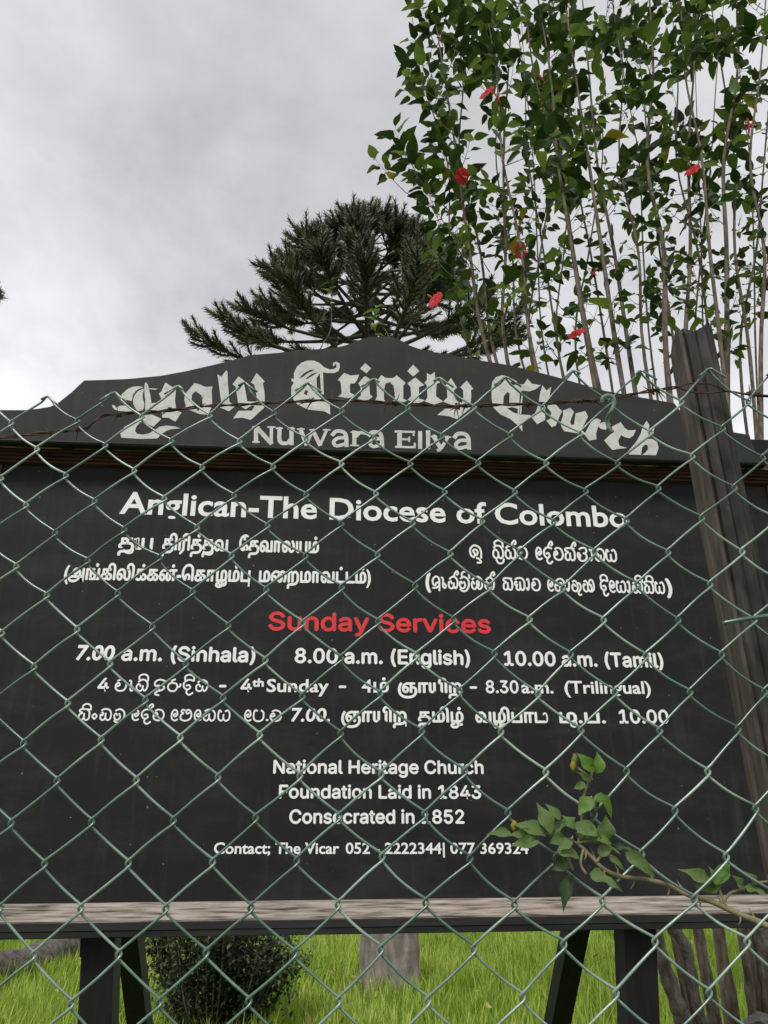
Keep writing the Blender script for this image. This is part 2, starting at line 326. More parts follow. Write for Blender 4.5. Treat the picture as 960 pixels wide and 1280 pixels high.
# posts and the raking struts behind them
for (a0, b0, ya, a1, b1, yb_) in ((103, 143, 1172, 96.5, 139.5, 1280), (780, 820, 1164, 785, 825, 1280)):
    A0, B0, A1, B1 = P(a0, ya, 2.63), P(b0, ya, 2.63), P(a1, yb_, 2.63), P(b1, yb_, 2.63)
    def xat(p, q, z): return p.x+(q.x-p.x)*(z-p.z)/(q.z-p.z)
    q = []
    for z in (-.05, zq1-.002):
        l_, r_ = xat(A0, A1, z), xat(B0, B1, z); q.append([(l_, 2.63, z), (r_, 2.63, z), (r_, 2.72, z), (l_, 2.72, z)])
    mb = MB(); mb.hexa(*q)
    if a0 < 200:
        z = z_at(1196, 2.63, 120); l_, r_ = xat(A0, A1, z), xat(B0, B1, z)
        mb.hexa([(l_-.003, 2.623, z), (r_+.003, 2.623, z), (r_+.003, 2.629, z), (l_-.003, 2.629, z)], [(A0.x-.004, 2.623, zq1-.003), (B0.x+.004, 2.623, zq1-.003), (B0.x+.004, 2.629, zq1-.003), (A0.x-.004, 2.629, zq1-.003)])
    mb.build('post', M_BLACKWOOD, sign, SB)
    l_, r_ = xat(A0, A1, zq1), xat(B0, B1, zq1)
    mb = MB(); mb.box(l_, r_, 2.6925, 2.76, zq1+.0, z_mt+.1); mb.build('post_upper', M_BLACKWOOD, sign, SB)
for (xa, ya, Ya, xb, yb2, Yb, wd) in ((163, 1172, 2.95, 176, 1280, 3.28, .068), (718, 1165, 2.95, 695, 1280, 3.28, .070)):
    A, B = P(xa, ya, Ya), P(xb, yb2, Yb); d = (B-A)
    p1 = A+d*((0-A.z)/d.z); p0 = A-d*((1.9-A.z)/-d.z)*1.0
    t0 = (2.80-A.y)/d.y; p0 = A+d*t0; hw = wd/2; dd = .05
    mb = MB(); mb.hexa([(p1.x-hw, p1.y-dd, p1.z-.03), (p1.x+hw, p1.y-dd, p1.z-.03), (p1.x+hw, p1.y+dd, p1.z-.03), (p1.x-hw, p1.y+dd, p1.z-.03)],
                       [(p0.x-hw, p0.y-dd, p0.z), (p0.x+hw, p0.y-dd, p0.z), (p0.x+hw, p0.y+dd, p0.z), (p0.x-hw, p0.y+dd, p0.z)])
    mb.build('strut', M_BLACKWOOD, sign, SB)

# ---------------------------------------------------------------- lettering (flat vinyl and hand-painted letters on the boards)
def load_font(fn):
    try: return bpy.data.fonts.load(os.path.join(bpy.utils.system_resource('DATAFILES', path='fonts'), fn))
    except Exception: return None
INTER = load_font('Inter.woff2')
def text_mesh(s, font=None, off=0.0, sp=1.0):
    c = bpy.data.curves.new('t', 'FONT'); c.body = s; c.size = 1; c.offset = off; c.resolution_u = 3; c.space_character = sp
    if font: c.font = font
    o = bpy.data.objects.new('t', c); me = bpy.data.meshes.new_from_object(o)
    v = [tuple(q.co[:2]) for q in me.vertices]; f = [tuple(p.vertices) for p in me.polygons]
    bpy.data.objects.remove(o); bpy.data.curves.remove(c); bpy.data.meshes.remove(me); return v, f
CAPH = {}
def href(font, ch, off=0):
    k = (font.name if font else '', ch)
    if k not in CAPH:
        v, f = text_mesh(ch, font, 0); CAPH[k] = max(q[1] for q in v)-min(q[1] for q in v)
    return CAPH[k]
def ribbon(ctrl, wd, k=4, taper=False):
    if len(ctrl) == 2: pts = [Vector((*p, 0)) for p in ctrl]
    else: pts = spline([(*p, 0) for p in ctrl], k)
    v = []; n = len(pts)
    for i, p in enumerate(pts):
        t = (pts[min(i+1, n-1)]-pts[max(i-1, 0)]).normalized(); q = Vector((-t.y, t.x, 0))*wd/2
        e = t*(wd*.35)*(-1 if i == 0 else 1 if i == n-1 else 0)
        v += [tuple((p+q+e)[:2]), tuple((p-q+e)[:2])]
    return v, [(2*i, 2*i+1, 2*i+3, 2*i+2) for i in range(n-1)]
# stroke drawings of the Sinhala letters: height 1 above the line; (advance, strokes)
SI = {
'na': (1.0, [[(.40, .42), (.28, .60), (.10, .50), (.10, .15), (.35, .0), (.56, .14), (.60, .45)], [(.20, .80), (.55, 1.0), (.92, .80), (.98, .35), (.80, .02), (.66, .12)]]),
'ta': (1.0, [[(.42, .62), (.25, .70), (.08, .50), (.10, .15), (.32, .0), (.52, .15), (.52, .5)], [(.52, .2), (.72, .0), (.95, .2), (.95, .65), (.72, .98), (.35, 1.0), (.15, .85)]]),
'ya': (1.15, [[(.30, .80), (.16, .95), (.07, .70), (.07, .25), (.26, .02), (.48, .10), (.52, .55)], [(.50, .22), (.72, .0), (1.0, .16), (1.05, .62), (.88, .94), (.66, .86)]]),
'va': (1.0, [[(.12, .62), (.30, .70), (.40, .52), (.22, .40), (.08, .55), (.10, .18), (.42, .0), (.80, .10), (.95, .48), (.80, .86), (.46, .98), (.20, .88)]]),
'da': (.9, [[(.85, .92), (.45, 1.0), (.10, .75), (.10, .35), (.38, .14), (.62, .30), (.50, .54), (.30, .48)], [(.38, .14), (.34, -.14), (.58, -.32), (.85, -.14)]]),
'sa': (1.12, [[(.98, .94), (.50, .98), (.14, .94), (.12, .76), (.38, .66), (.12, .50), (.08, .12), (.32, .0), (.53, .18), (.54, .56)], [(.53, .18), (.74, .0), (1.0, .14), (1.02, .66), (.86, .90)]]),
'ra': (.85, [[(.62, 1.02), (.36, .92), (.46, .72), (.72, .66), (.84, .36), (.66, .04), (.30, .02), (.08, .30), (.14, .60), (.34, .74)]]),
'la': (1.1, [[(.34, .46), (.20, .60), (.07, .42), (.16, .12), (.44, .04), (.64, .28), (.52, .58)], [(.18, .86), (.55, 1.0), (.95, .76), (1.0, .26), (.72, -.14), (.36, -.20), (.12, -.04)]]),
'ka': (1.25, [[(.34, .44), (.20, .62), (.07, .42), (.14, .10), (.40, .0), (.60, .22), (.62, .62), (.80, .66), (.80, .30), (.62, .18)], [(.16, .80), (.48, 1.0), (.86, 1.0), (1.12, .72), (1.12, .24), (.90, .0), (.70, .10)]]),
'ma': (1.1, [[(.40, .92), (.22, .98), (.10, .80), (.30, .66), (.10, .52), (.08, .18), (.34, .0), (.74, .04), (.98, .32), (.96, .74), (.72, .98), (.54, .84), (.62, .62), (.80, .70)]]),
'ha': (1.15, [[(.18, .70), (.32, .60), (.24, .42), (.08, .50), (.10, .14), (.34, .0), (.52, .20), (.54, .60)], [(.54, .24), (.74, .0), (1.0, .14), (1.04, .62), (.82, .94), (.40, 1.0), (.16, .88)]]),
'pa': (1.0, [[(.36, .92), (.20, .98), (.07, .78), (.07, .24), (.30, .0), (.68, .0), (.92, .26), (.92, .76), (.72, .96)]]),
'bha': (1.25, [[(.30, .64), (.16, .70), (.07, .50), (.22, .36), (.36, .50), (.24, .12), (.50, .0), (.66, .20), (.66, .66)], [(.66, .24), (.86, .0), (1.10, .16), (1.14, .66), (.90, .98), (.40, 1.0), (.18, .88)]]),
'lla': (1.15, [[(.42, .44), (.26, .60), (.08, .46), (.12, .12), (.42, .0), (.66, .22), (.64, .66), (.40, .90), (.16, .80)], [(.64, .60), (.88, .70), (1.04, .44), (.90, .10), (.70, -.06), (.80, -.30), (1.02, -.26)]]),
'mba': (1.35, [[(.30, .56), (.16, .64), (.07, .44), (.12, .12), (.36, .0), (.56, .16), (.56, .60), (.40, .92), (.18, .84)], [(.56, .24), (.80, .0), (.98, .22), (.92, .60), (.74, .56), (.80, .92), (1.10, .98), (1.25, .60), (1.20, .20), (.98, .02)]]),
'sha': (1.05, [[(.34, .04), (.12, .20), (.07, .66), (.40, .99), (.82, .84), (.96, .45), (.94, .0)], [(.34, .04), (.46, .26), (.30, .54), (.52, .66), (.68, .44), (.58, .20)]]),
'tha': (1.15, [[(.30, .48), (.16, .62), (.07, .38), (.24, .20), (.36, .40)], [(.12, .24), (.34, .0), (.72, .0), (.98, .24), (.90, .56), (.66, .56), (.98, .70), (.94, .98), (.60, 1.04), (.30, .92)]]),
'ae': (1.5, [[(.34, .24), (.14, .32), (.09, .70), (.40, .98), (.72, .82), (.76, .30), (.74, -.18)], [(.34, .24), (.48, .46), (.74, .46)], [(.10, .02), (.42, .04), (.74, .22)], [(1.0, .90), (1.14, .78), (1.12, .20), (1.30, .02), (1.42, .22), (1.22, .42)]]),
'i': (1.0, [[(.90, .90), (.46, 1.0), (.12, .76), (.20, .44), (.46, .50), (.42, .24), (.64, .06), (.90, .26), (.78, .54)], [(.64, .06), (.34, -.04), (.20, -.26), (.50, -.36)]]),
'ru': (1.15, [[(.62, 1.02), (.36, .92), (.46, .72), (.72, .66), (.84, .36), (.66, .04), (.30, .02), (.08, .30), (.14, .60), (.34, .74)], [(.84, .36), (1.04, .40), (1.08, .62)]]),
'ng': (.62, [[(.28, .10), (.08, .32), (.26, .56), (.48, .34), (.28, .10)]]),
'aa': (.42, [[(.06, .86), (.20, .96), (.26, .70), (.24, .24), (.10, .02), (.0, .20)]]),
'aes': (.50, [[(.06, .90), (.22, .80), (.18, .22), (.30, .0), (.44, .20), (.28, .42)]]),
'e': (.66, [[(.40, .62), (.24, .52), (.36, .36), (.56, .52), (.50, .86), (.26, .95), (.07, .62), (.12, .16), (.38, .0), (.60, .10)]]),
'~i': (0, [[(-.86, .98), (-.90, 1.28), (-.56, 1.46), (-.20, 1.30), (-.14, .92)]]),
'~hal': (0, [[(-.52, .98), (-.36, 1.30), (-.14, 1.48), (-.04, 1.26), (-.18, 1.16)]]),
'~u': (0, [[(-.60, -.02), (-.38, -.12), (-.26, -.36), (-.56, -.40)]]),
'~r': (0, [[(-.80, -.14), (-.60, -.40), (-.24, -.34), (-.12, -.06)]]),
'~y': (0, [[(-.30, -.02), (-.10, -.22)]]),
}
def ml(n): return 'ml%d' % n
# tails that join Tamil letters to a following u
TU = {'tu': [[(.95, .0), (.98, -.20), (.70, -.34), (.30, -.30), (.05, -.12)]], 'u': [[(.55, .0), (.58, -.26), (.30, -.34), (.02, -.20)]],
      'du': [[(.0, .0), (.30, -.02), (.42, .25), (.30, .62), (.10, .62)]]}
class Line:
    """letters along a base line drawn between two points of a board"""
    def __init__(s, A, B, h_px, Y):
        s.parts = []
        s.A, s.B = A, B; s.Y = Y; s.w = P(*A, Y); s.e = P(*B, Y); s.dir = (s.e-s.w); s.len = s.dir.length; s.dir = s.dir.normalized()
        s.h = (P(A[0], A[1]-h_px, Y)-s.w).length; s.v = []; s.f = []; s.lay = 0
    def px(s, x):                            # distance along the line of photo column x
        t = (x-s.A[0])/(s.B[0]-s.A[0]); return (P(x, s.A[1]+(s.B[1]-s.A[1])*t, s.Y)-s.w).dot(s.dir)
    def put(s, v, f, lay=0, ramp=0):
        k = len(s.v); y = s.Y-.0006-lay*.00012
        for i, (a, b) in enumerate(v):
            q = s.w+s.dir*a; s.v.append((q.x, y-i*ramp, q.z+b))
        s.f += [tuple(reversed([i+k for i in g])) for g in f]
    def done(s): s.parts.append((s.v, s.f)); s.v = []; s.f = []
    def tamil(s, body, xa, xb, hs=1.0):       # letters with the sign for u get a tail drawn below them
        clean = ''; marks = []
        for ch in body:
            if ch in 'ுூ': marks.append((len(clean), clean[-1], ch))
            else: clean += ch
        v, f = text_mesh(clean, None, .008); mn, mx_ = min(q[0] for q in v), max(q[0] for q in v); a, b = s.px(xa), s.px(xb); sx = (b-a)/(mx_-mn+(.22 if body.endswith('டு') else 0)); hr = href(None, 'ட'); sz = s.h*hs/hr
        for i, (dx, dy) in enumerate(((0, 0), (.045, 0), (-.045, 0), (0, .04), (0, -.04))): s.put([(a+(q[0]-mn)*sx+dx*s.h, q[1]*sz+dy*s.h) for q in v], f, i)
        for i, (k, c, m) in enumerate(marks):
            pv, _ = text_mesh(clean[:k], None, .008); xr = a+(max(q[0] for q in pv)-mn)*sx; h = s.h*hs; u = .62*h
            if c == 'ட': st = [(-.2, .06), (.20, .04), (.38, .35), (.30, .82), (-.02, .95), (-.22, .80)]
            elif c in 'பற': st = [(-.10, .1), (-.10, -.42)]
            elif c == 'த': st = [(-.10, .10), (-.05, -.22), (-.45, -.40), (-1.1, -.30), (-1.3, -.1)]
            else: st = [(-.12, .1), (-.08, -.25), (-.40, -.42), (-.95, -.34), (-1.1, -.12)]
            vv, ff = ribbon([(xr+p[0]*u, p[1]*h) for p in st], .15*h); s.put([(p_, q_) for p_, q_ in vv], ff, 6+i, 2e-6)
            if m == 'ூ': vv, ff = ribbon([(xr+u*.1, .0), (xr+u*.1, .9*h), (xr+u*.45, .9*h)] and [(xr+.05*u, .9*h), (xr+.4*u, .85*h), (xr+.42*u, .0)], .15*h); s.put(vv, ff, 4)
        s.done()
    def text(s, body, xa, xb, font=None, off=0.0, ref='H', hs=1.0, dil=0.0, up=0.0, slant=0):
        v, f = text_mesh(body, font, off); a, b = s.px(xa), s.px(xb)
        mn, mx_ = min(q[0] for q in v), max(q[0] for q in v); sx = (b-a)/(mx_-mn); sz = s.h*hs/href(font, ref)
        for i, (dx, dy) in enumerate([(0, 0)]+([(dil, 0), (-dil, 0), (0, dil), (0, -dil)] if dil else [])):
            s.put([(a+(q[0]-mn)*sx+slant*q[1]*sz+dx*s.h, q[1]*sz+dy*s.h+up*s.h) for q in v], f, i)
        s.done()
    def strokes(s, names, xa, xb, wd=.15, hs=1.0):
        a, b = s.px(xa), s.px(xb); tot = sum(SI[n][0]+(.13 if SI[n][0] else 0) for n in names)-.13; sx = (b-a)/tot; x = 0; H = s.h*hs; i = 0
        for n in names:
            for st in SI[n][1]:
                v, f = ribbon([(a+(x+p[0])*sx, p[1]*H) for p in st], wd*H); i += 1; s.put(v, f, i % 7, 2e-6)
            if SI[n][0]: x += SI[n][0]+.13
        s.done()
    def poly(s, st, xa, xb, wd, hs=1.0):      # extra tail, x in 0..1 between xa and xb
        a, b = s.px(xa), s.px(xb)
        for i, q in enumerate(st):
            v, f = ribbon([(a+p[0]*(b-a), p[1]*s.h*hs) for p in q], wd*s.h); s.put(v, f, 8+i)
    def build(s, name, mat, label=None):
        for v, f in s.parts:
            m = MB(); m.v = [tuple(q) for q in v]; m.f = f; m.m = [0]*len(f); m.build(name, mat, sign, SB, label=label)
YL = YB
l = Line((149, 641.5), (785, 659), 26, YL); l.text('Anglican-The Diocese of Colombo', 149, 785, None, .020); l.build('lettering', M_WHITE, 'white heading naming the diocese')
l = Line((148, 686), (398, 691), 13.5, YL)
l.tamil('தூய', 148, 190); l.tamil('திரித்துவ', 203, 284); l.tamil('ேதவாலயம்', 299, 398); l.build('lettering', M_WHITE, 'white Tamil line under the heading')
l = Line((80, 724), (463, 729), 13.5, YL)
l.tamil('(அங்கிலிக்கன்-ெகாழும்பு', 80, 312); l.tamil('மைறமாவட்டம்)', 324, 463); l.build('lettering', M_WHITE, 'white Tamil line in brackets')
l = Line((587, 697), (772, 702), 15.5, YL)
l.strokes(['sha', '~u'], 587, 603); l.strokes(['ta', '~r', '~i', 'ta', '~hal', 'va'], 616, 660); l.strokes(['e', 'da', '~hal', 'va', 'sa', '~hal', 'tha', 'aa', 'na', 'ya'], 670, 772); l.build('lettering', M_WHITE, 'white Sinhala line under the heading')
l = Line((532, 735), (840, 742), 15, YL)
l.text('(', 533, 538, INTER, 0, 'H', 1.25, .07, -.1); l.strokes(['ae', 'na', '~hal', 'la', '~i', 'ka', 'na', '~hal'], 540, 618); l.strokes(['sa', 'bha', 'aa', 'va'], 629, 676)
l.strokes(['e', 'ka', 'aa', 'lla', 'mba'], 685, 744); l.strokes(['da', '~i', 'e', 'ya', 'aa', 'ka', '~i', 'sa', '~i', 'ya'], 751, 832); l.text(')', 834, 840, INTER, 0, 'H', 1.25, .07, -.1)
l.build('lettering', M_WHITE, 'white Sinhala line in brackets')
l = Line((336, 787), (613, 791), 21.5, YL); l.text('Sunday Services', 336, 613, INTER, 0, 'H', 1, .045); l.build('lettering', M_RED, 'red heading above the service times')
l = Line((93, 824.5), (829, 834), 17.5, YL)
l.text('7.00', 94, 141, None, .012, 'H', 1, .03, 0, .12); l.text('a.m. (Sinhala)', 152, 318, INTER, 0, 'H', 1, .05); l.text('8.00 a.m. (English)', 369, 587, INTER, 0, 'H', 1, .05); l.text('10.00 a.m. (Tamil)', 631, 829, INTER, 0, 'H', 1, .05)
l.build('lettering', M_WHITE, 'white row of three service times')
l = Line((122, 863.5), (814, 867), 15.5, YL)
l.text('4', 122, 135, INTER, 0, 'H', 1, .05); l.strokes(['va', 'aes', 'na', '~i'], 143, 184, hs=.92); l.strokes(['i', 'ru', 'da', '~i', 'na'], 191, 259, hs=.92); l.text('-', 274, 282, INTER, 0, 'H', 1, .05)
l.text('4', 301, 314, INTER, 0, 'H', 1, .05); l.text('th', 315, 329, None, .01, 'H', .62, .03, .42); l.text('Sunday', 333, 411, None, .02); l.text('-', 424, 432, INTER, 0, 'H', 1, .05)
l.text('4ம்', 452, 486, None, .022, 'H', 1); l.tamil('ஞாயிறு', 498, 577, .78); l.text('-', 588, 596, INTER, 0, 'H', 1, .05)
l.text('8.30', 608, 648, INTER, 0, 'H', 1, .04); l.text('a.m.', 652, 692, None, .02); l.text('(Trilingual)', 706, 814, None, .02); l.build('lettering', M_WHITE, 'white row about the fourth Sunday')
l = Line((97, 900), (836, 904), 15, YL)
l.strokes(['sa', '~i', 'ng', 'ha', 'la'], 97, 156, hs=.92); l.strokes(['e', 'da', '~hal', 'va'], 164, 205, hs=.92); l.strokes(['e', 'ma', 'e', 'ha', 'ya'], 213, 288, hs=.92); l.strokes(['e', 'pa'], 305, 330, hs=.92); l.text('.', 332, 335.5, INTER); l.strokes(['va'], 337, 352, hs=.92)
l.text('7.00.', 363, 412, None, .012, 'H', 1.08, .02, 0, .12); l.tamil('ஞாயிறு', 427, 508, .85); l.tamil('தமிழ்', 523, 579, .85); l.tamil('வழிபாடு', 595, 686, .85); l.tamil('மு.ப.', 700, 757, .85)
l.text('10.00', 775, 836, INTER, 0, 'H', 1.12, .05); l.build('lettering', M_WHITE, 'white row of Sinhala and Tamil service times')
l = Line((342, 966.5), (604, 967), 16, YL); l.text('National Heritage Church', 342, 604, INTER, 0, 'H', 1, .045); l.build('lettering', M_WHITE, 'white line about national heritage')
l = Line((349, 997.5), (601, 998), 16, YL); l.text('Foundation Laid in 1843', 349, 601, INTER, 0, 'H', 1, .045); l.build('lettering', M_WHITE, 'white line with the foundation year')
l = Line((362, 1029), (580, 1029), 16.5, YL); l.text('Consecrated in 1852', 362, 580, INTER, 0, 'H', 1, .045); l.build('lettering', M_WHITE, 'white line with the consecration year')
l = Line((267, 1067), (661, 1067), 13.5, YL)
l.text('Contact; The Vicar', 267, 424, None, .02); l.text('052 - 2222344|', 432, 556, None, .018); l.text('077 369324', 563, 661, None, .018); l.build('lettering', M_WHITE, 'white contact line at the foot')
# hand-painted name of the town
def nl(q): return [(310+x/3.31, 520+y/3.31) for x, y in q]
def px_ribbons(name, strokes, wd_px, Y, mat, label, s0=0):
    m = MB(); wd = wd_px*(P(481, 540, Y)-P(480, 540, Y)).length
    for i, q in enumerate(strokes):
        if q is None: continue
        pp = [P(x, y, Y) for x, y in q[0]]; v, f = ribbon([(p.x, p.z) for p in pp], wd*q[1], 4)
        y = Y-.0006-(i % 9)*.00012; m.add([(a, y-j*2e-6, b) for j, (a, b) in enumerate(v)], [tuple(reversed(g)) for g in f])
    return m.build(name, mat, sign, SB, label=label)
ST = [([(20, 45), (46, 46)], .4), ([(33, 46), (33, 107)], 1), ([(36, 48), (95, 112)], 1.1), ([(97, 47), (96, 111)], .8), ([(82, 46), (112, 47)], .4), ([(20, 108), (46, 108)], .4),
      ([(131, 52), (130, 98), (142, 113), (165, 111), (176, 98)], 1), ([(180, 52), (180, 116)], 1), ([(118, 52), (142, 52)], .4), ([(166, 53), (192, 53)], .4),
      ([(217, 55), (241, 117)], 1), ([(268, 60), (243, 117)], .7), ([(268, 60), (297, 119)], 1), ([(326, 58), (299, 119)], .7), ([(205, 55), (232, 55)], .4), ([(312, 58), (340, 58)], .4), ([(256, 58), (280, 58)], .4),
      ([(350, 78), (365, 64), (392, 66), (405, 82), (408, 124)], 1), ([(405, 90), (372, 92), (354, 108), (366, 124), (402, 116)], .9),
      ([(440, 66), (440, 120)], 1), ([(443, 88), (464, 69), (486, 72)], .9), ([(427, 67), (455, 66)], .4), ([(425, 122), (457, 123)], .4),
      ([(500, 80), (516, 67), (542, 70), (552, 86), (555, 127)], 1), ([(552, 95), (522, 96), (505, 112), (517, 127), (549, 120)], .9),
      ([(627, 66), (627, 127)], 1.15), ([(610, 65), (688, 67)], .6), ([(685, 66), (685, 80)], .5), ([(630, 96), (668, 97)], .6), ([(667, 88), (667, 106)], .4), ([(612, 128), (690, 130)], .6), ([(690, 114), (690, 130)], .5),
      ([(712, 68), (712, 132)], 1), ([(745, 86), (745, 132)], 1), ([(745, 66), (745, 75)], 1.1), ([(768, 85), (797, 134)], 1.1), ([(828, 87), (797, 136), (786, 142)], .8), ([(757, 85), (780, 85)], .4), ([(815, 87), (838, 88)], .4),
      ([(855, 88), (869, 74), (898, 76), (911, 92), (914, 134)], 1.05), ([(910, 102), (878, 102), (860, 118), (872, 133), (908, 126)], .95)]
px_ribbons('lettering', [(nl(a), b) for a, b in ST], 5.1, YP, M_CREAM, 'hand-painted cream name of the town')
# black-letter name of the church: each shape [outline, holes...] in enlarged photo coordinates
BL = {(135, 470, 9.6): [
 [[(150, 250), (180, 205), (230, 160), (300, 130), (360, 125), (410, 128), (420, 140), (370, 155), (330, 185), (300, 230), (285, 300), (240, 292), (190, 278)]],
 [[(50, 345), (80, 355), (100, 385), (150, 355), (230, 360), (300, 405), (350, 450), (280, 445), (200, 425), (130, 420), (80, 405), (55, 375)]],
 [[(300, 290), (320, 230), (360, 185), (425, 152), (432, 175), (415, 230), (420, 280), (438, 340), (430, 390), (400, 440), (360, 430), (330, 390), (305, 340)]],
 [[(440, 95), (455, 75), (475, 100), (490, 148), (600, 155), (575, 167), (492, 160), (510, 240), (522, 328), (620, 318), (645, 290), (630, 250), (610, 215), (640, 190), (690, 80), (815, 160), (805, 300), (820, 415), (885, 440), (810, 550), (730, 505), (650, 500), (645, 425), (560, 425), (470, 432), (445, 400), (448, 300), (436, 180)]],
 [[(380, 500), (450, 470), (530, 463), (640, 515), (545, 610), (480, 580), (440, 545), (385, 557), (340, 610), (325, 660), (350, 695), (420, 705), (490, 690), (560, 650), (620, 610), (700, 595), (800, 605), (870, 630), (760, 640), (700, 660), (640, 700), (590, 750), (400, 757), (160, 740), (148, 690), (200, 610), (300, 555)]]],
(225, 455, 8.348): [
 [[(50, 320), (100, 260), (150, 200), (200, 210), (260, 240), (340, 238), (330, 280), (338, 440), (290, 530), (200, 522), (110, 485), (45, 470), (62, 440), (45, 380)], [(125, 320), (165, 285), (225, 330), (240, 448), (185, 455), (118, 400)]],
 [[(390, 110), (432, 135), (485, 65), (497, 90), (500, 200), (510, 320), (517, 398), (585, 435), (510, 495), (418, 455), (430, 400), (405, 200)]],
 [[(548, 215), (612, 130), (705, 205), (672, 225), (685, 290), (702, 390), (800, 395), (798, 330), (775, 215), (740, 195), (800, 95), (885, 185), (865, 200), (882, 300), (886, 400), (892, 445), (740, 585), (650, 562), (555, 570), (610, 490), (750, 488), (780, 440), (745, 435), (685, 475), (610, 430), (600, 360), (580, 235)]]],
(355, 445, 8.727): [
 [[(108, 290), (78, 270), (85, 245), (108, 252), (108, 190), (140, 120), (190, 75), (260, 50), (330, 52), (390, 80), (440, 125), (500, 148), (545, 143), (573, 125), (573, 95), (555, 88), (548, 112), (532, 105), (535, 75), (570, 62), (605, 80), (610, 120), (595, 165), (550, 187), (480, 187), (425, 178), (435, 420), (405, 415), (392, 190), (355, 240), (357, 300), (362, 385), (420, 440), (500, 520), (505, 640), (440, 605), (260, 585), (150, 530), (105, 480), (78, 420), (80, 340)],
  [(168, 240), (220, 186), (290, 150), (340, 150), (260, 188), (205, 230)], [(238, 245), (300, 198), (372, 174), (330, 205), (245, 256)], [(215, 410), (235, 370), (262, 382), (250, 432)], [(120, 485), (300, 478), (420, 470), (350, 490), (240, 495)]],
 [[(585, 265), (655, 185), (730, 215), (820, 205), (800, 260), (770, 300), (720, 305), (720, 400), (770, 425), (780, 445), (700, 460), (590, 445), (630, 410), (620, 300), (610, 275)]],
 [[(830, 140), (885, 78), (950, 135), (900, 192)]],
 [[(810, 300), (870, 230), (890, 222), (968, 275), (932, 300), (937, 420), (968, 448), (880, 505), (800, 465), (840, 430), (835, 340)]]],
(455, 450, 6.62): [
 [[(92, 190), (145, 125), (180, 150), (240, 150), (270, 128), (345, 190), (325, 215), (325, 320), (358, 338), (290, 362), (235, 345), (258, 310), (245, 215), (215, 185), (178, 195), (165, 250), (165, 330), (185, 345), (140, 358), (90, 340), (108, 300), (105, 210)]],
 [[(358, 92), (407, 40), (458, 92), (407, 138)]],
 [[(358, 195), (425, 145), (500, 210), (455, 225), (455, 320), (510, 335), (430, 365), (360, 330), (390, 300), (385, 225)]],
 [[(520, 110), (550, 125), (585, 100), (590, 170), (640, 182), (600, 200), (595, 300), (655, 345), (580, 370), (505, 345), (525, 310), (520, 215), (500, 190), (520, 165)]],
 [[(675, 210), (720, 150), (770, 230), (745, 250), (745, 300), (770, 340), (812, 358), (822, 300), (820, 250), (795, 225), (850, 170), (905, 240), (885, 250), (887, 300), (880, 400), (770, 490), (700, 465), (605, 455), (670, 405), (790, 402), (800, 375), (740, 378), (655, 345), (690, 310), (685, 240)]]],
(605, 460, 7.385): [
 [[(68, 190), (75, 130), (110, 85), (170, 66), (230, 85), (310, 128), (225, 130), (270, 158), (370, 150), (400, 100), (440, 145), (525, 160), (480, 195), (420, 217), (350, 210), (330, 240), (325, 330), (330, 360), (322, 430), (420, 435), (440, 450), (350, 520), (355, 590), (310, 530), (240, 470), (150, 430), (90, 370), (70, 290)],
  [(178, 330), (182, 260), (215, 222), (237, 235), (232, 328), (200, 345)], [(213, 372), (260, 362), (312, 380), (310, 426), (268, 410)]],
 [[(345, 255), (357, 256), (350, 340), (342, 428), (330, 426), (336, 330)]],
 [[(540, 160), (575, 210), (620, 175), (605, 260), (560, 330), (565, 480), (490, 520), (440, 460), (480, 400), (500, 340), (520, 220)]],
 [[(585, 368), (590, 345), (660, 338), (720, 400), (700, 440), (675, 500), (662, 532), (625, 548), (575, 485), (610, 470), (620, 410)]],
 [[(727, 395), (795, 368), (830, 405), (815, 440), (795, 500), (802, 525), (830, 525), (845, 420), (935, 398), (960, 450), (925, 520), (900, 560), (860, 602), (740, 585), (718, 550), (705, 512), (730, 440)]]],
(715, 500, 8.0): [
 [[(85, 290), (105, 310), (130, 330), (180, 240), (195, 200), (250, 185), (290, 205), (275, 235), (320, 220), (385, 240), (380, 265), (345, 275), (340, 300), (290, 290), (260, 265), (240, 340), (245, 395), (170, 408), (125, 350), (85, 325)]],
 [[(395, 270), (485, 222), (525, 280), (560, 305), (640, 300), (610, 360), (570, 385), (520, 370), (490, 350), (460, 410), (475, 460), (550, 480), (470, 490), (400, 500), (320, 405), (390, 340), (415, 325)]],
 [[(700, 280), (745, 208), (775, 255), (760, 310), (835, 255), (815, 310), (740, 390), (800, 390), (850, 420), (865, 480), (840, 553), (700, 550), (740, 520), (760, 490), (755, 455), (730, 445), (700, 475), (690, 550), (570, 545), (560, 515), (640, 420), (690, 330)]]]}
k = 0
for (ox, oy, s), shapes in BL.items():
    for sh in shapes:
        c = bpy.data.curves.new('t', 'CURVE'); c.dimensions = '2D'; c.fill_mode = 'FRONT'
        for q in sh:
            sp = c.splines.new('POLY'); sp.points.add(len(q)-1); sp.use_cyclic_u = True
            for i, (x, y) in enumerate(q):
                p = P(ox+x/s, oy+y/s, YP); sp.points[i].co = (p.x, p.z, 0, 1)
        o = bpy.data.objects.new('t', c); me = bpy.data.meshes.new_from_object(o); y = YP-.0007-(k % 4)*.00015; k += 1
        fs = [tuple(p.vertices) for p in me.polygons]
        mb = MB(); mb.add([(q.co.x, y, q.co.y) for q in me.vertices], fs); mb.build('letter', M_CREAM, sign, SB)
        bpy.data.objects.remove(o); bpy.data.curves.remove(c); bpy.data.meshes.remove(me)

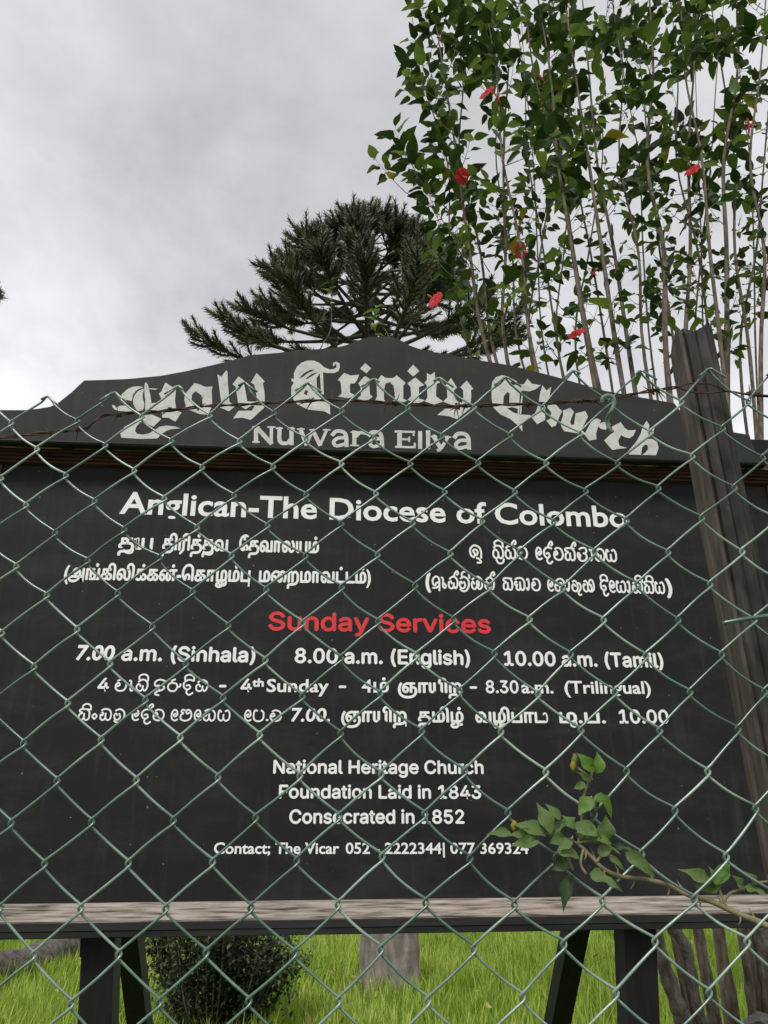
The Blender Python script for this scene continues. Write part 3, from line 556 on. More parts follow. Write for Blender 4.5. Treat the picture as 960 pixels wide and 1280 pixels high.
# ================================================================ THE WIRE FENCE
# how far each measured crossing has been pulled out of the even mesh (row: column, sideways, up; half millimetres)
NODES = """0:0,3,-22 2,6,-16 4,1,-5 6,2,-1 8,-1,-6 10,-1,-1 12,-3,-3 14,-1,-6 16,4,6 18,4,1 20,8,2
1:-1,4,-9 1,4,-8 3,0,-2 5,4,-3 7,-1,-1 9,1,0 11,0,3 13,-1,1 15,1,-5 17,3,6 19,10,1 21,7,-3
2:0,-1,-7 2,1,-2 4,-2,4 6,0,-1 8,-2,1 10,-1,0 12,-1,0 14,-2,-2 16,1,-3 18,5,-4 20,12,1
3:-1,6,-7 1,-1,-4 3,-2,3 5,-3,6 7,2,4 9,1,7 11,1,3 13,-2,1 15,-5,-3 17,-2,-8 19,9,4 21,8,-3
4:0,-2,-3 2,-4,2 4,-4,4 6,-4,7 8,1,5 10,0,4 12,-3,4 16,-4,-2 18,0,1 20,8,-2
5:1,-4,1 3,-7,5 5,-3,5 7,-4,6 9,1,6 11,1,4 13,-3,5 15,-4,0 17,-3,-1 19,3,1
6:0,1,-1 2,-1,7 4,-1,10 6,-1,10 8,2,6 10,1,5 12,1,4 14,-5,4 16,-3,2 18,-4,-3 20,-4,-5
7:1,0,4 3,-4,5 5,-1,5 7,-1,6 9,2,7 11,1,7 13,1,1 15,-1,-4 17,-1,0 19,-7,-3
8:0,-3,-2 2,-2,2 4,-1,4 6,1,3 8,0,5 10,0,5 12,0,6 14,0,3 16,-4,-1 18,-8,-4 20,-10,-7
9:1,-2,-1 3,-2,2 5,-2,-1 7,3,3 9,1,4 11,-1,6 13,0,6 15,-2,2 17,-7,-3 19,-11,-4
10:2,0,-2 4,0,1 6,0,2 8,2,2 10,1,4 12,3,5 14,2,-2 16,-2,-1 18,-10,-4 20,-19,-6
11:1,2,-4 3,-1,-1 5,-1,0 7,-1,2 9,1,2 11,3,3 13,1,0 15,0,0 17,-4,-3 19,-9,-3
12:2,1,-2 4,-1,-3 6,0,-1 8,1,-1 10,1,-1 12,4,1 14,2,-2 16,-1,-3 18,-4,-6
13:1,3,-3 3,0,-3 5,-1,-3 7,-2,-1 9,-1,-1 11,3,0 13,2,0 15,5,-5 17,0,-1 19,-6,0
14:2,0,-1 4,0,-2 6,0,-2 8,-1,-2 10,0,2 12,4,-3 14,5,-3 16,4,0 18,1,-6
15:1,7,1 3,0,-1 5,-1,-3 7,-3,-4 9,-2,-1 11,-1,0 13,1,-5 15,2,-1 17,8,-1
16:2,3,-1 4,0,-1 6,-1,-1 8,-1,-3 10,-4,1 12,2,0 14,3,4 16,6,6 18,9,4
17:3,4,-1 5,1,-1 7,0,-1 9,-1,-2 11,-3,-3 13,2,0 15,5,3 17,7,2"""
ND = {}
for ln in NODES.split('\n'):
    r, q = ln.split(':')
    for t in q.split():
        c, a, b = map(int, t.split(',')); ND[(c, int(r))] = (a/2000, b/2000)
NK = np.array(list(ND.keys()), float); NVv = np.array(list(ND.values()))
def fnode(c, r):                              # (along, up) in the fence plane
    if (c, r) in ND: du, dv_ = ND[(c, r)]
    else:
        d = np.hypot(NK[:, 0]-c, NK[:, 1]-r); i = np.argsort(d)[:4]; wt = 1/(d[i]+.1)**2; wt /= wt.sum(); fall = math.exp(-max(0, d[i[0]]-1)/5)
        du, dv_ = (NVv[i]*wt[:, None]).sum(0)*fall; rr = random.Random(c*977+r); du += rr.uniform(-.001, .001); dv_ += rr.uniform(-.001, .001)
    return (.03447*c+.000513*r-.371395+du, .000417*c-.032596*r+.464919+dv_)
def FP(u, v, d): return CAM + FU*u + FV*v + FN*(.70+d)
WR = .00114; TOPR, BOTR = 0, 62
fence = thing('chain_link_fence', 'pale green wire mesh fence with open diamond cells across the whole view', 'fence', (0, .7, 0))
FB = (0, .7, 0)
for wcol in range(-16, 34):                    # every zigzag wire of the mesh is one part; it hooks into its neighbours
    rr = random.Random(wcol*31+5); pts = []; k = wcol
    r = 0 if wcol % 2 == 0 else None
    seq = [(k if (row-k) % 2 == 0 else k+1, row) for row in range(TOPR, BOTR)]
    for i, (c, row) in enumerate(seq):
        u, v = fnode(c, row); right = (c == k+1)
        if right: hook = [(-.0030, .0024, .0016), (.0006, .0002, .0014), (.0019, -.0018, .0000), (.0004, -.0046, -.0015)]
        else: hook = [(.0030, .0030, -.0016), (-.0004, .0004, -.0014), (-.0019, -.0020, .0000), (-.0002, -.0048, .0015)]
        if i == 0:
            if right: hook = [(.0150, -.0105, -.0050), (.0060, -.0030, -.0052), (.0012, .0016, -.0046), (-.0022, .0000, -.0030), (-.0050, -.0034, -.0020)]
            else: hook = [(-.0125, -.0085, -.0052), (-.0050, -.0022, -.0050), (-.0010, .0026, -.0024), (.0024, .0012, .0010), (.0052, -.0026, .0020)]
            if k % 3 == 0: hook = hook[1:]
        for h in hook: pts.append(FP(u+h[0], v+h[1], h[2]))
        if i+1 < len(seq):
            u2, v2 = fnode(*seq[i+1]); fr = right   # right bend to the next left bend runs in front
            s = rr.uniform(.5, 1.3)*(.0007 if fr else (.0016 if c > 8 or row < 7 else .0006)); sg_ = rr.choice((-1, 1, 1))
            e0 = (u+hook[-1][0], v+hook[-1][1]); nx = (.0030, .0030) if fr else (-.0030, .0024); e1 = (u2+nx[0], v2+nx[1])
            for t in (.18, .38, .6, .82):
                k_ = math.sin(math.pi*t)*s; a = e0[0]+(e1[0]-e0[0])*t; b = e0[1]+(e1[1]-e0[1])*t
                if fr: b += k_*sg_; d = -.0016-.0008*math.sin(math.pi*t)
                else: b -= k_; a -= k_*.6; d = .0016+.0005*math.sin(math.pi*t)
                pts.append(FP(a, b, d))
    mb = MB(); mb.tube(spline(pts, 2), WR, 6); mb.build('wire', M_WIRE, fence, FB, smooth=True)
# loose tie wire, and the thick hook that holds the mesh to the barbed strand
mb = MB(); mb.tube(spline([PF(905.5, 779, .672), PF(908, 778, .671), PF(930, 774, .668), PF(962, 769.5, .668), PF(1010, 762, .675), PF(1040, 764, .71), PF(1030, 775, .75)], 5), .0019, 8); mb.build('tie_wire', M_WIRE, fence, FB, smooth=True)
mb = MB(); mb.tube(spline([PF(753, 503, .690), PF(753, 498, .688), PF(759, 494.5, .687), PF(766, 497, .688), PF(767.5, 505, .690), PF(764, 514, .692), PF(760, 520, .700), PF(759, 527, .706), PF(762, 536, .706), PF(766, 540.5, .706)], 5), .0021, 8)
mb.build('hook', M_RUSTY_GREEN, fence, FB, smooth=True)
# ---------------------------------------------------------------- barbed wire behind the top of the mesh
bw = thing('barbed_wire', 'thin rusty barbed wire strung along the top of the green mesh fence', 'barbed wire', FB)
path = [(-60, 556), (0, 547.5), (30, 544), (60, 540.5), (90, 538), (107, 536), (118, 527), (130, 519.5), (150, 517.5), (175, 515), (200, 514), (230, 511), (260, 507.5), (300, 506), (330, 504), (370, 502), (410, 500), (440, 500.5), (480, 503),
        (520, 505.5), (560, 507.5), (600, 506.5), (640, 505.5), (680, 504), (720, 501.5), (745, 500), (770, 497), (795, 492), (820, 487.5), (846, 484)]
cpts = spline([PF(x, y, .7075) for x, y in path], 8)
for s in (0, 1):                              # two strands twisted round each other
    q = []; acc = 0
    for i, p in enumerate(cpts):
        if i: acc += (p-cpts[i-1]).length
        a = acc/.024*2*math.pi*.5+s*math.pi; q.append(p+FN*math.cos(a)*.0009+FV*math.sin(a)*.0011)
    mb = MB(); mb.tube(q, .00095, 5); mb.build('strand', M_RUST, bw, FB, smooth=True)
for s, pp in enumerate(([(846, 484), (862, 479.5), (885, 480), (897, 483.5), (908, 489), (930, 492), (960, 494.5), (1010, 496)], [(846, 484), (864, 490), (880, 491.5), (900, 490), (915, 489.5), (935, 493.5), (960, 496), (1010, 498)])):
    mb = MB(); mb.tube(spline([PF(x, y, .7065+.0012*s) for x, y in pp], 6), .00095, 5); mb.build('strand', M_RUST, bw, FB, smooth=True)
for i, (x, y, n) in enumerate([(62, 541, 2), (97, 536.5, 2), (148, 518, 3), (212, 512, 3), (247, 509, 2), (388, 501, 2), (415, 500, 2), (484, 503.5, 3), (493, 504, 2), (572, 508, 4), (580, 508, 2), (600, 507, 1), (660, 505, 2), (727, 501, 3), (742, 500.5, 3), (815, 489, 3), (823, 488, 2), (936, 492.5, 3), (946, 494, 2)]):
    mb = MB(); c = PF(x, y, .7075); r2 = random.Random(i)
    cc = [c+(FU*(j*.0006-.002)+FN*math.cos(j*1.3)*.0022+FV*math.sin(j*1.3)*.0022) for j in range(9)]; mb.tube(cc, .0009, 5)
    for j in range(n):
        a = r2.uniform(0, 2*math.pi); d = (FV*math.cos(a)+FU*math.sin(a)*.55+FN*r2.uniform(-.3, .3)).normalized(); st = c+FU*r2.uniform(-.002, .002)
        mb.tube([st-d*.004, st, st+d*r2.uniform(.010, .015)], [.0009, .0009, .0003], 5)
    mb.build('barb', M_RUST, bw, FB, smooth=True)
# ---------------------------------------------------------------- the leaning post on the right
T0, T1 = PF(862, 424, .745), PF(973, 985, .745); ax = (T0-T1).normalized(); Zb = T1+ax*((-.1-T1.z)/ax.z); top = T0
PB = (Zb.x, Zb.y, 0)
post = thing('fence_post', 'weathered dark wooden fence post with broken top, leaning behind the mesh at the right', 'post', PB)
sx = (ax.cross(FN)).normalized(); sx = sx if sx.x > 0 else -sx; sy = sx.cross(ax).normalized(); sy = sy if sy.y > 0 else -sy
hw = .0185
prof = [(-1, -1), (-.80, -1.02), (-.74, -.86), (-.66, -.86), (-.60, -1.03), (-.1, -1.05), (-.02, -.9), (.06, -1.04), (.6, -1.0), (.66, -.92), (.72, -1.0), (1, -.96), (1.0, 1), (-1, 1), (-1.05, .3), (-.94, .15), (-1.02, 0)]
mb = MB(); rings = []; nz = 60; Lh = (top-Zb).length
for i in range(nz+1):
    t = i/nz; z = Lh*t; c = Zb+ax*z; rr = random.Random(i); ring = []
    for j, (a, b) in enumerate(prof):
        wv = 1+.035*math.sin(z*9+j*1.7)+rr.uniform(-.018, .018); zz_ = 0
        if i == nz: zz_ = (.004 if a > .5 else -.003 if a > -.6 else -.010+.012*(j % 3 == 0))+rr.uniform(-.002, .002)
        ring.append(c+sx*a*hw*wv+sy*b*hw*wv+ax*zz_)
    rings.append(ring)
np_ = len(prof)
v = [p for r in rings for p in r]; f = []; mi = []
for i in range(nz):
    for j in range(np_):
        f.append((i*np_+j, i*np_+(j+1) % np_, (i+1)*np_+(j+1) % np_, (i+1)*np_+j)); mi.append(1 if (j >= 13 or j <= 0) else 0)
f.append(tuple(nz*np_+j for j in range(np_))); mi.append(0)
mb.add(v, f); mb.m = mi; mb.build('shaft', [M_POST, M_POSTB], post, PB)
mb = MB(); c = rings[-1]
for (a0, a1, h) in ((-1.0, -.66, .013), (-.62, -.3, .004), (.3, .8, .006)):
    b0 = top+sx*a0*hw; b1 = top+sx*a1*hw
    mb.add([b0-sy*hw*.9-ax*.004, b1-sy*hw*.9-ax*.004, b1+sy*hw*.2-ax*.004, b0+sy*hw*.2-ax*.004, (b0+b1)/2-sy*hw*.5+ax*h+sx*-.001], [(0, 1, 4), (1, 2, 4), (2, 3, 4), (3, 0, 4)])
mb.build('splinter', M_POSTB, post, PB)

# ================================================================ THE THORNY TWIG IN FRONT OF THE SIGN
TB = G(1110, 1280); tb = PF(1075, 1235, .80); TBASE = (tb.x+.05, tb.y+.03, 0)
twig = thing('thorny_twig', 'thorny green twig with grey green leaves poking through the mesh at the lower right', 'twig', TBASE)
def tdep(x): return .6875 if x < 745 else .6875+(x-745)/100*.022 if x < 845 else .712
main = [(1075, 1235), (1010, 1185), (975, 1165), (948, 1152), (930, 1145), (910, 1136), (885, 1125), (862, 1119), (845, 1111), (828, 1104), (806, 1099), (786, 1097), (768, 1093), (752, 1084), (742, 1074), (731, 1062), (722, 1055), (712, 1049), (700, 1047), (690, 1044), (672, 1039), (655, 1036)]
mp3 = [Vector(TBASE)+Vector((0, 0, -.02)), Vector(TBASE)+Vector((0, .01, .5))]+[PF(x, y, tdep(x)) for x, y in main]
mpts = spline(mp3, 4); nn_ = len(mpts)
mb = MB(); mb.tube(mpts, [.0028-(.0028-.0007)*min(1, max(0, (i-8)/(nn_-8))) for i in range(nn_)], 7)
subs = [[(722, 1055), (727, 1035), (727, 1010), (731, 990), (737, 975), (741, 962)], [(728, 1012), (736, 1000), (740, 996)], [(741, 975), (722, 960), (715, 958)], [(720, 1054), (740, 1051), (757, 1055), (775, 1068)],
        [(729, 1062), (726, 1080), (733, 1093)], [(912, 1137), (905, 1128), (898, 1110), (888, 1104)], [(905, 1128), (912, 1117), (926, 1112), (945, 1104), (962, 1102)], [(700, 1047), (705, 1058), (716, 1088)], [(745, 1078), (752, 1070), (765, 1070)]]
for q in subs: mb.tube(spline([PF(x, y, tdep(x)-.001) for x, y in q], 4), [.0011]*(4*(len(q)-1)+1), 5)
mb.build('stem', M_THORN, twig, TBASE, smooth=True)
for i in range(13):
    t = .18+.60*i/13; p = at_len(mpts, t); q = at_len(mpts, t+.01); d = (q-p).normalized(); s = (FV if i % 2 else -FV)+d*.2+FN*random.uniform(-.5, .5)
    mb = MB(); mb.tube([p, p+s.normalized()*.005, p+s.normalized()*.009+d*.002], [.0013, .0007, .0001], 5); mb.build('thorn', M_THORN, twig, TBASE)
TL = [(590, 215, 490, 100, 75, 1), (605, 225, 622, 92, 75, 1), (575, 290, 482, 205, 30, 0), (540, 290, 463, 312, 48, 0), (565, 365, 500, 470, 92, 1), (575, 380, 590, 470, 80, 2), (600, 350, 640, 400, 70, 1), (640, 350, 700, 492, 48, 1),
      (645, 625, 668, 478, 118, 0), (610, 600, 436, 508, 92, 0), (330, 590, 250, 392, 92, 0), (385, 505, 305, 402, 52, 0), (330, 590, 470, 478, 78, 0), (300, 608, 108, 505, 92, 0), (245, 605, 78, 585, 70, 0), (95, 602, -45, 570, 58, 0), (255, 620, 95, 655, 74, 0),
      (365, 690, 512, 712, 100, 0), (470, 650, 590, 560, 88, 2), (590, 590, 690, 640, 60, 1), (450, 740, 325, 800, 92, 2), (465, 835, 388, 1040, 78, 2), (560, 826, 742, 900, 84, 0), (680, 728, 778, 800, 40, 0), (608, 700, 705, 668, 66, 0), (775, 700, 968, 838, 88, 0), (700, 668, 852, 690, 44, 2), (410, 600, 330, 640, 80, 0),
      (500, 560, 600, 480, 60, 2), (700, 880, 760, 930, 40, 2), (470, 560, 400, 470, 70, 0), (540, 540, 600, 640, 50, 0)]
TL = [(620+a/4.8, 920+b/4.8, 620+c/4.8, 920+d/4.8, e_/4.8, k) for a, b, c, d, e_, k in TL] + [(893, 1106, 848, 1084, 15, 0), (888, 1104, 917, 1075, 18, 1), (898, 1110, 868, 1108, 13, 0), (896, 1112, 890, 1082, 15, 0), (930, 1111, 917, 1094, 12, 0), (945, 1106, 935, 1090, 11, 0), (932, 1110, 958, 1116, 12, 0), (960, 1102, 985, 1092, 14, 0), (712, 1050, 700, 1062, 14, 0)]
CT = [leaf_template(fold=.10, droop=.12, w=.5, wave=.3, n=7), leaf_template(fold=.16, droop=.26, w=.5, wave=.2, n=7)]
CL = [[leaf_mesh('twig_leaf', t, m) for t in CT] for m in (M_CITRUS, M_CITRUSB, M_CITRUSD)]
for i, (xa, ya, xb, yb2, wd, k) in enumerate(TL):
    r2 = random.Random(i+50); d0 = tdep(min(xa, 845)) - .004 + (.010 if k == 2 else r2.uniform(-.008, .002)); 
    if xa > 845: d0 = .708
    A, B = PF(xa, ya, d0), PF(xb, yb2, d0+r2.uniform(-.008, .004)); Ln = (B-A).length; wpx = (PF(xa+wd, ya, d0)-PF(xa, ya, d0)).length
    up = (-FN + FV*r2.uniform(-.1, .7) + FU*r2.uniform(-.5, .5)).normalized(); m3 = frame(B-A, up, Ln*1.0, wpx/Ln*1.12)
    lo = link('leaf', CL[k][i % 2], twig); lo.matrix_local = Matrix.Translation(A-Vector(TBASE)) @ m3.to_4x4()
for x, y, l0 in ((642, 1032, .0045), (718, 950, .006), (716, 957, .005)):   # yellow buds
    c = PF(x, y, .682); mb = MB(); mb.tube([c+FV*l0*.9, c+FV*l0*.5+FU*.001, c, c-FV*l0*.6, c-FV*l0], [.0006, .0022, .0026, .0018, .0005], 7); mb.build('bud', M_YLEAF, twig, TBASE, smooth=True)

# ================================================================ THE TALL HIBISCUS
HB = (P(930, 1280, 4.2).x, 4.3, 0)
hib = thing('hibiscus_bush', 'very tall hibiscus with many bare upright stems, dark leaves and red flowers behind the sign', 'shrub', HB)
# photo columns of each stem at rows 1170, 450 and 0; distance; thickness in mm at the middle
STEMS = [(842, 612, 540, 4.3, 22), (848, 620, 563, 4.5, 18), (850, 634, 640, 4.2, 20), (868, 668, 606, 4.0, 18), (872, 664, 690, 4.7, 14), (868, 738, 673, 4.1, 26), (884, 741, 655, 4.4, 24), (905, 773, 706, 4.0, 26), (890, 788, 728, 4.5, 26),
         (925, 806, 765, 4.2, 18), (905, 833, 812, 3.95, 30), (940, 857, 872, 4.4, 26), (935, 903, 850, 4.1, 24), (950, 909, 921, 4.3, 32), (965, 938, 888, 4.6, 22), (975, 951, 957, 4.2, 24), (960, 890, 838, 4.7, 18), (1010, 975, 990, 4.4, 26), (1050, 1015, 1040, 4.2, 26),
         (915, 760, 690, 4.8, 16), (850, 700, 640, 4.9, 15), (950, 845, 790, 4.9, 18), (1000, 925, 980, 4.8, 18), (880, 720, 760, 5.0, 14), (890, 652, 610, 4.9, 14), (1080, 1060, 1090, 4.5, 22), (930, 700, 712, 4.9, 12), (900, 815, 775, 5.1, 14), (940, 868, 905, 5.1, 14),
         (858, 590, 512, 4.6, 13), (960, 880, 868, 5.2, 12), (985, 945, 925, 5.0, 13), (868, 682, 650, 5.2, 12)]
stems = []
for i, (xb, xm, xt, Y, th) in enumerate(STEMS):
    r2 = random.Random(i+11)
    M0 = P(xm, 450, Y); T_ = P(xt, 0, Y+.1); col = min(((842, 4.1), (872, 4.25), (899, 4.35), (933, 4.15), (952, 4.1), (985, 4.3), (1020, 4.2)), key=lambda q: abs(q[0]-xb)); Q = P(col[0]+r2.uniform(-3, 3), 1160, col[1]); base = Vector((Q.x+(HB[0]-Q.x)*.25, col[1], -.05))
    top = T_+(T_-M0)*r2.uniform(.12, .4); md = Q.lerp(M0, .5)+Vector((r2.uniform(-.06, .06), r2.uniform(-.06, .06), 0)); m2 = M0.lerp(T_, .5)+Vector((r2.uniform(-.09, .09), r2.uniform(-.08, .08), 0))
    m1 = M0.lerp(T_, .25)+Vector((r2.uniform(-.03, .03), 0, 0)); m3_ = M0.lerp(T_, .75)+Vector((r2.uniform(-.04, .04), 0, 0))
    pts = spline([base, Q, md, M0, m1, m2, m3_, T_, top], 5); n = len(pts); r0 = th/2000*1.28
    rad = [r0*(1.55-1.35*(j/(n-1))**.8) for j in range(n)]
    rad = [q*(1+.06*math.sin(j*2.1+i)) for j, q in enumerate(rad)]
    mb = MB(); mb.tube(pts, rad, 7); mb.build('stem', M_STEM, hib, HB, smooth=True); stems.append((pts, rad))
# the gnarled trunks seen below the sign
for i, (q, Y, r0, r1) in enumerate([([(880, 1300), (870, 1268), (863, 1227), (857, 1190), (843, 1162)], 4.1, .040, .030), ([(856, 1290), (849, 1262), (836, 1225), (827, 1198), (819, 1165)], 4.05, .040, .030), ([(900, 1300), (894, 1270), (883, 1213), (873, 1162)], 4.25, .026, .021),
                                ([(912, 1300), (908, 1250), (904, 1215), (899, 1162)], 4.35, .020, .015), ([(948, 1300), (942, 1264), (936, 1213), (927, 1160)], 4.15, .030, .026), ([(975, 1300), (966, 1240), (958, 1190), (950, 1155)], 4.1, .052, .042)]):
    pp = [P(x, y, Y) for x, y in q]; d = (pp[0]-pp[1]).normalized(); g0 = pp[0]+Vector((d.x*.3, .0, -pp[0].z-.05)); pp = [g0]+pp; up = pp[-1]+(pp[-1]-pp[-2])*1.4; pp.append(up)
    pts = spline(pp, 5); n = len(pts); rad = [(r0+(r1-r0)*j/(n-1))*(1+.10*math.sin(j*1.3+i)+.05*math.sin(j*3.1)) for j in range(n)]; rad[-1] *= .5
    mb = MB(); mb.tube(pts, rad, 9); mb.build('trunk', M_BARK, hib, HB, smooth=True)
# leafy side shoots
LB = [(0, 512), (60, 520), (100, 512), (150, 508), (178, 498), (200, 470), (240, 482), (300, 512), (350, 530), (400, 560), (450, 590), (520, 640)]
def lbound(y):
    for (a, b), (c, d) in zip(LB, LB[1:]):
        if y <= c: return b+(d-b)*max(0, (y-a))/(c-a)
    return 700
leaves = []                                   # (base, dir, up, length, tint, kind)
tw = MB()
def shoot(p0, d, length, nl, size, r2, thick=.0035, st=.25):
    d = Vector(d).normalized(); e_ = p0+d*length+Vector((0, 0, length*.25)); mid = p0+d*length*.5+Vector((0, 0, -.02*length))
    pts = spline([p0, mid, e_], 3); tw.tube(pts, [thick*(1-.7*j/(len(pts)-1)) for j in range(len(pts))], 4)
    for j in range(nl):
        t = st+(1-st)*(j+1)/nl; p = at_len(pts, min(1, t)); a = j*2.4+r2.random()*.8
        tan = (pts[-1]-pts[0]).normalized(); o1 = tan.orthogonal().normalized(); o2 = tan.cross(o1)
        ld = (o1*math.cos(a)+o2*math.sin(a))*.9+tan*r2.uniform(.2, .9)+Vector((0, 0, -.25*r2.random()))
        ld.normalize(); pet = p+ld*size*.22
        leaves.append((pet, ld, Vector((r2.uniform(-.5, .5), r2.uniform(-.5, .5), 1)), size*r2.uniform(.72, 1.2), r2.random(), 0)); tw.tube([p, pet], .0012, 3, cap=False)
for si, (pts, rad) in enumerate(stems):
    r2 = random.Random(si*7+3); n = len(pts)
    for j in range(12, (n-1)*6):
        t = j/((n-1)*6); p = at_len(pts, t); x, y = PX(p)
        if y > 470 or p.z < 2.9: continue
        dens = .47 if y < 120 else .54 if y < 230 else .72 if y < 330 else .66
        if x > 640 and y < 230: dens *= .85
        dens *= .35+1.2*max(0, math.sin(p.z*3.1+si*1.9+.8*math.sin(p.z*1.3+si)))
        if x > 840 and y > 80: dens *= .78
        dens *= .40
        if r2.random() > dens: continue
        low = y > 250; size = r2.uniform(.095, .165) if not low else r2.uniform(.065, .135)
        a = r2.uniform(0, 2*math.pi); d = Vector((math.cos(a), math.sin(a), r2.uniform(.15, 1.1)))
        if d.x > 0 and x < 620: d.x *= .5
        ln_ = r2.uniform(.05, .24) if not low else r2.uniform(.05, .20)
        if r2.random() < .15: ln_ *= 1.9
        e_ = p+d.normalized()*ln_; ex, ey = PX(e_)
        if ex < lbound(ey)+8+26*(math.sin(ey/19)+.6*math.sin(ey/7+1)): continue
        shoot(p, d, ln_, r2.randint(3, 7) if not low else r2.randint(2, 5), size, r2)
# clusters that stand free on the left-hand outline, each on its own twig
for (cx, cy, px0, py0, n, sz) in [(488, 180, 560, 262, 8, .13), (462, 212, 545, 262, 6, .11), (500, 200, 560, 262, 8, .12), (520, 228, 572, 300, 14, .12), (530, 262, 590, 330, 8, .11), (510, 100, 560, 130, 4, .10), (512, 58, 556, 80, 4, .12), (525, 5, 545, 60, 6, .14), (532, 35, 553, 70, 8, .12),
                                 (522, 85, 562, 130, 5, .12), (530, 128, 568, 170, 6, .11), (540, 165, 578, 210, 7, .11), (548, 195, 585, 240, 8, .12), (560, 20, 545, 60, 9, .13), (575, 45, 560, 90, 8, .12), (600, 60, 640, 110, 8, .12), (610, 20, 638, 60, 8, .13), (548, 320, 600, 400, 9, .11), (565, 350, 604, 420, 8, .10), (590, 300, 612, 340, 7, .10), (560, 290, 600, 340, 6, .10), (530, 310, 570, 350, 5, .09)]:
    r2 = random.Random(cx*3+cy); Y = 4.35+r2.uniform(-.2, .2); A, B = P(px0, py0, Y), P(cx, cy, Y+r2.uniform(-.1, .1)); shoot(A, B-A, (B-A).length*.92, int(n*1.5)+1, sz*1.12, r2, .004, .62)
# thick leafy heads at the top right
for i in range(2):
    r2 = random.Random(900+i); y = r2.uniform(-60, 215)*(1 if r2.random() < .75 else 1.5); x = r2.uniform(585, 985); Y = r2.uniform(4.0, 5.0)
    if x < lbound(y)+40: continue
    p = P(x, y, Y); a = r2.uniform(0, 6.3); d = Vector((math.cos(a), math.sin(a), 1.0)); shoot(p-d.normalized()*.2, d, .28, r2.randint(5, 9), r2.uniform(.10, .145), r2)
tw.build('side_twigs', M_TWIG, hib, HB, kind='stuff', smooth=True)
HT = [leaf_template(fold=.12, droop=.18, w=.29, wave=.2, n=5), leaf_template(fold=.22, droop=.35, w=.27, wave=.35, n=5), leaf_template(fold=.06, droop=-.08, w=.32, wave=.15, n=5)]
HM = [leaf_mesh('hibiscus_leaf', t, M_LEAF) for t in HT]; HY = [leaf_mesh('hibiscus_leaf_yellow', t, M_YLEAF) for t in HT]
def key(l):
    x, y = PX(l[0]); ins = 0 <= x <= 960 and 0 <= y <= 500
    return -(l[3]/(l[0]-CAM).length if ins else 0)
leaves.sort(key=key)
for i, l_ in enumerate(leaves[:297]):
    m3 = frame(l_[1], l_[2], l_[3]); o = link('leaf', (HY if i % 24 == 7 else HM)[i % 3], hib); o.matrix_local = Matrix.Translation(l_[0]-Vector(HB)) @ m3.to_4x4()
rest = leaves[297:]
for k in range(1):
    ms = [np.array(frame(l_[1], l_[2], l_[3])) for l_ in rest]
    instances('leaf_mass', HT[0][0], HT[0][1], ms, [tuple(l_[0]) for l_ in rest], [l_[4] for l_ in rest], M_LEAFM, hib, HB, smooth=True)
print('hibiscus leaves', len(leaves))
# red flowers: five ruffled petals and a long stamen
def flower(px, py, Y, size, tilt, k):
    c = P(px, py, Y); r2 = random.Random(k); ax_ = Vector((math.cos(tilt), -.75, math.sin(tilt)*.8)).normalized(); o1 = ax_.orthogonal().normalized(); o2 = ax_.cross(o1)
    mb = MB(); ph = r2.random()*6
    for j in range(5):
        a = ph+j*2*math.pi/5; d = o1*math.cos(a)+o2*math.sin(a); s = ax_.cross(d); v = [c]; m_ = 4
        for i in range(1, m_+1):
            t = i/m_; wd = size*(.30*math.sin(math.pi*min(1, t*.8))**.7+.02); p = c+d*size*.5*t*1.05+ax_*size*(.28*t-.22*t*t)
            for q in (-1, -.4, .4, 1): v.append(p+s*wd*q*.95+ax_*size*(.05*math.cos(q*5+j)*t+r2.uniform(-.02, .02)))
        f = [(0, 1, 2), (0, 2, 3), (0, 3, 4)]+[(1+4*i+q, 5+4*i+q, 6+4*i+q, 2+4*i+q) for i in range(m_-1) for q in range(3)]
        mb.add(v, f)
    fl = mb.build('flower', M_PETAL, hib, HB, smooth=True)
    mb = MB(); e_ = c+ax_*size*.7+Vector((0, 0, -.1*size)); mb.tube([c, c+ax_*size*.35, e_], [size*.03, size*.02, size*.03], 5)
    for j in range(8):
        q = c.lerp(e_, .6+.4*j/8); a = j*2.2; mb.tube([q, q+(o1*math.cos(a)+o2*math.sin(a))*size*.08], [.001, .0022], 4)
    mb.build('stamen', M_STAMEN, fl, HB, smooth=True)
for k, (x, y, Y, s, t) in enumerate([(609, 117, 3.9, .125, 2.6), (620, 122, 3.92, .11, .4), (577, 220, 4.0, .115, -1.2), (548, 276, 4.1, .07, 2), (650, 313, 3.95, .12, -.9), (545, 376, 4.0, .13, 2.8), (741, 342, 3.9, .08, 1), (721, 418, 3.95, .12, 2.2), (934, 158, 3.9, .13, -.3), (866, 214, 4.0, .13, 2.5), (676, 98, 3.95, .09, .6), (815, 155, 4.0, .07, 1.5)]):
    flower(x, y, Y+.12, s*.86, t, k)
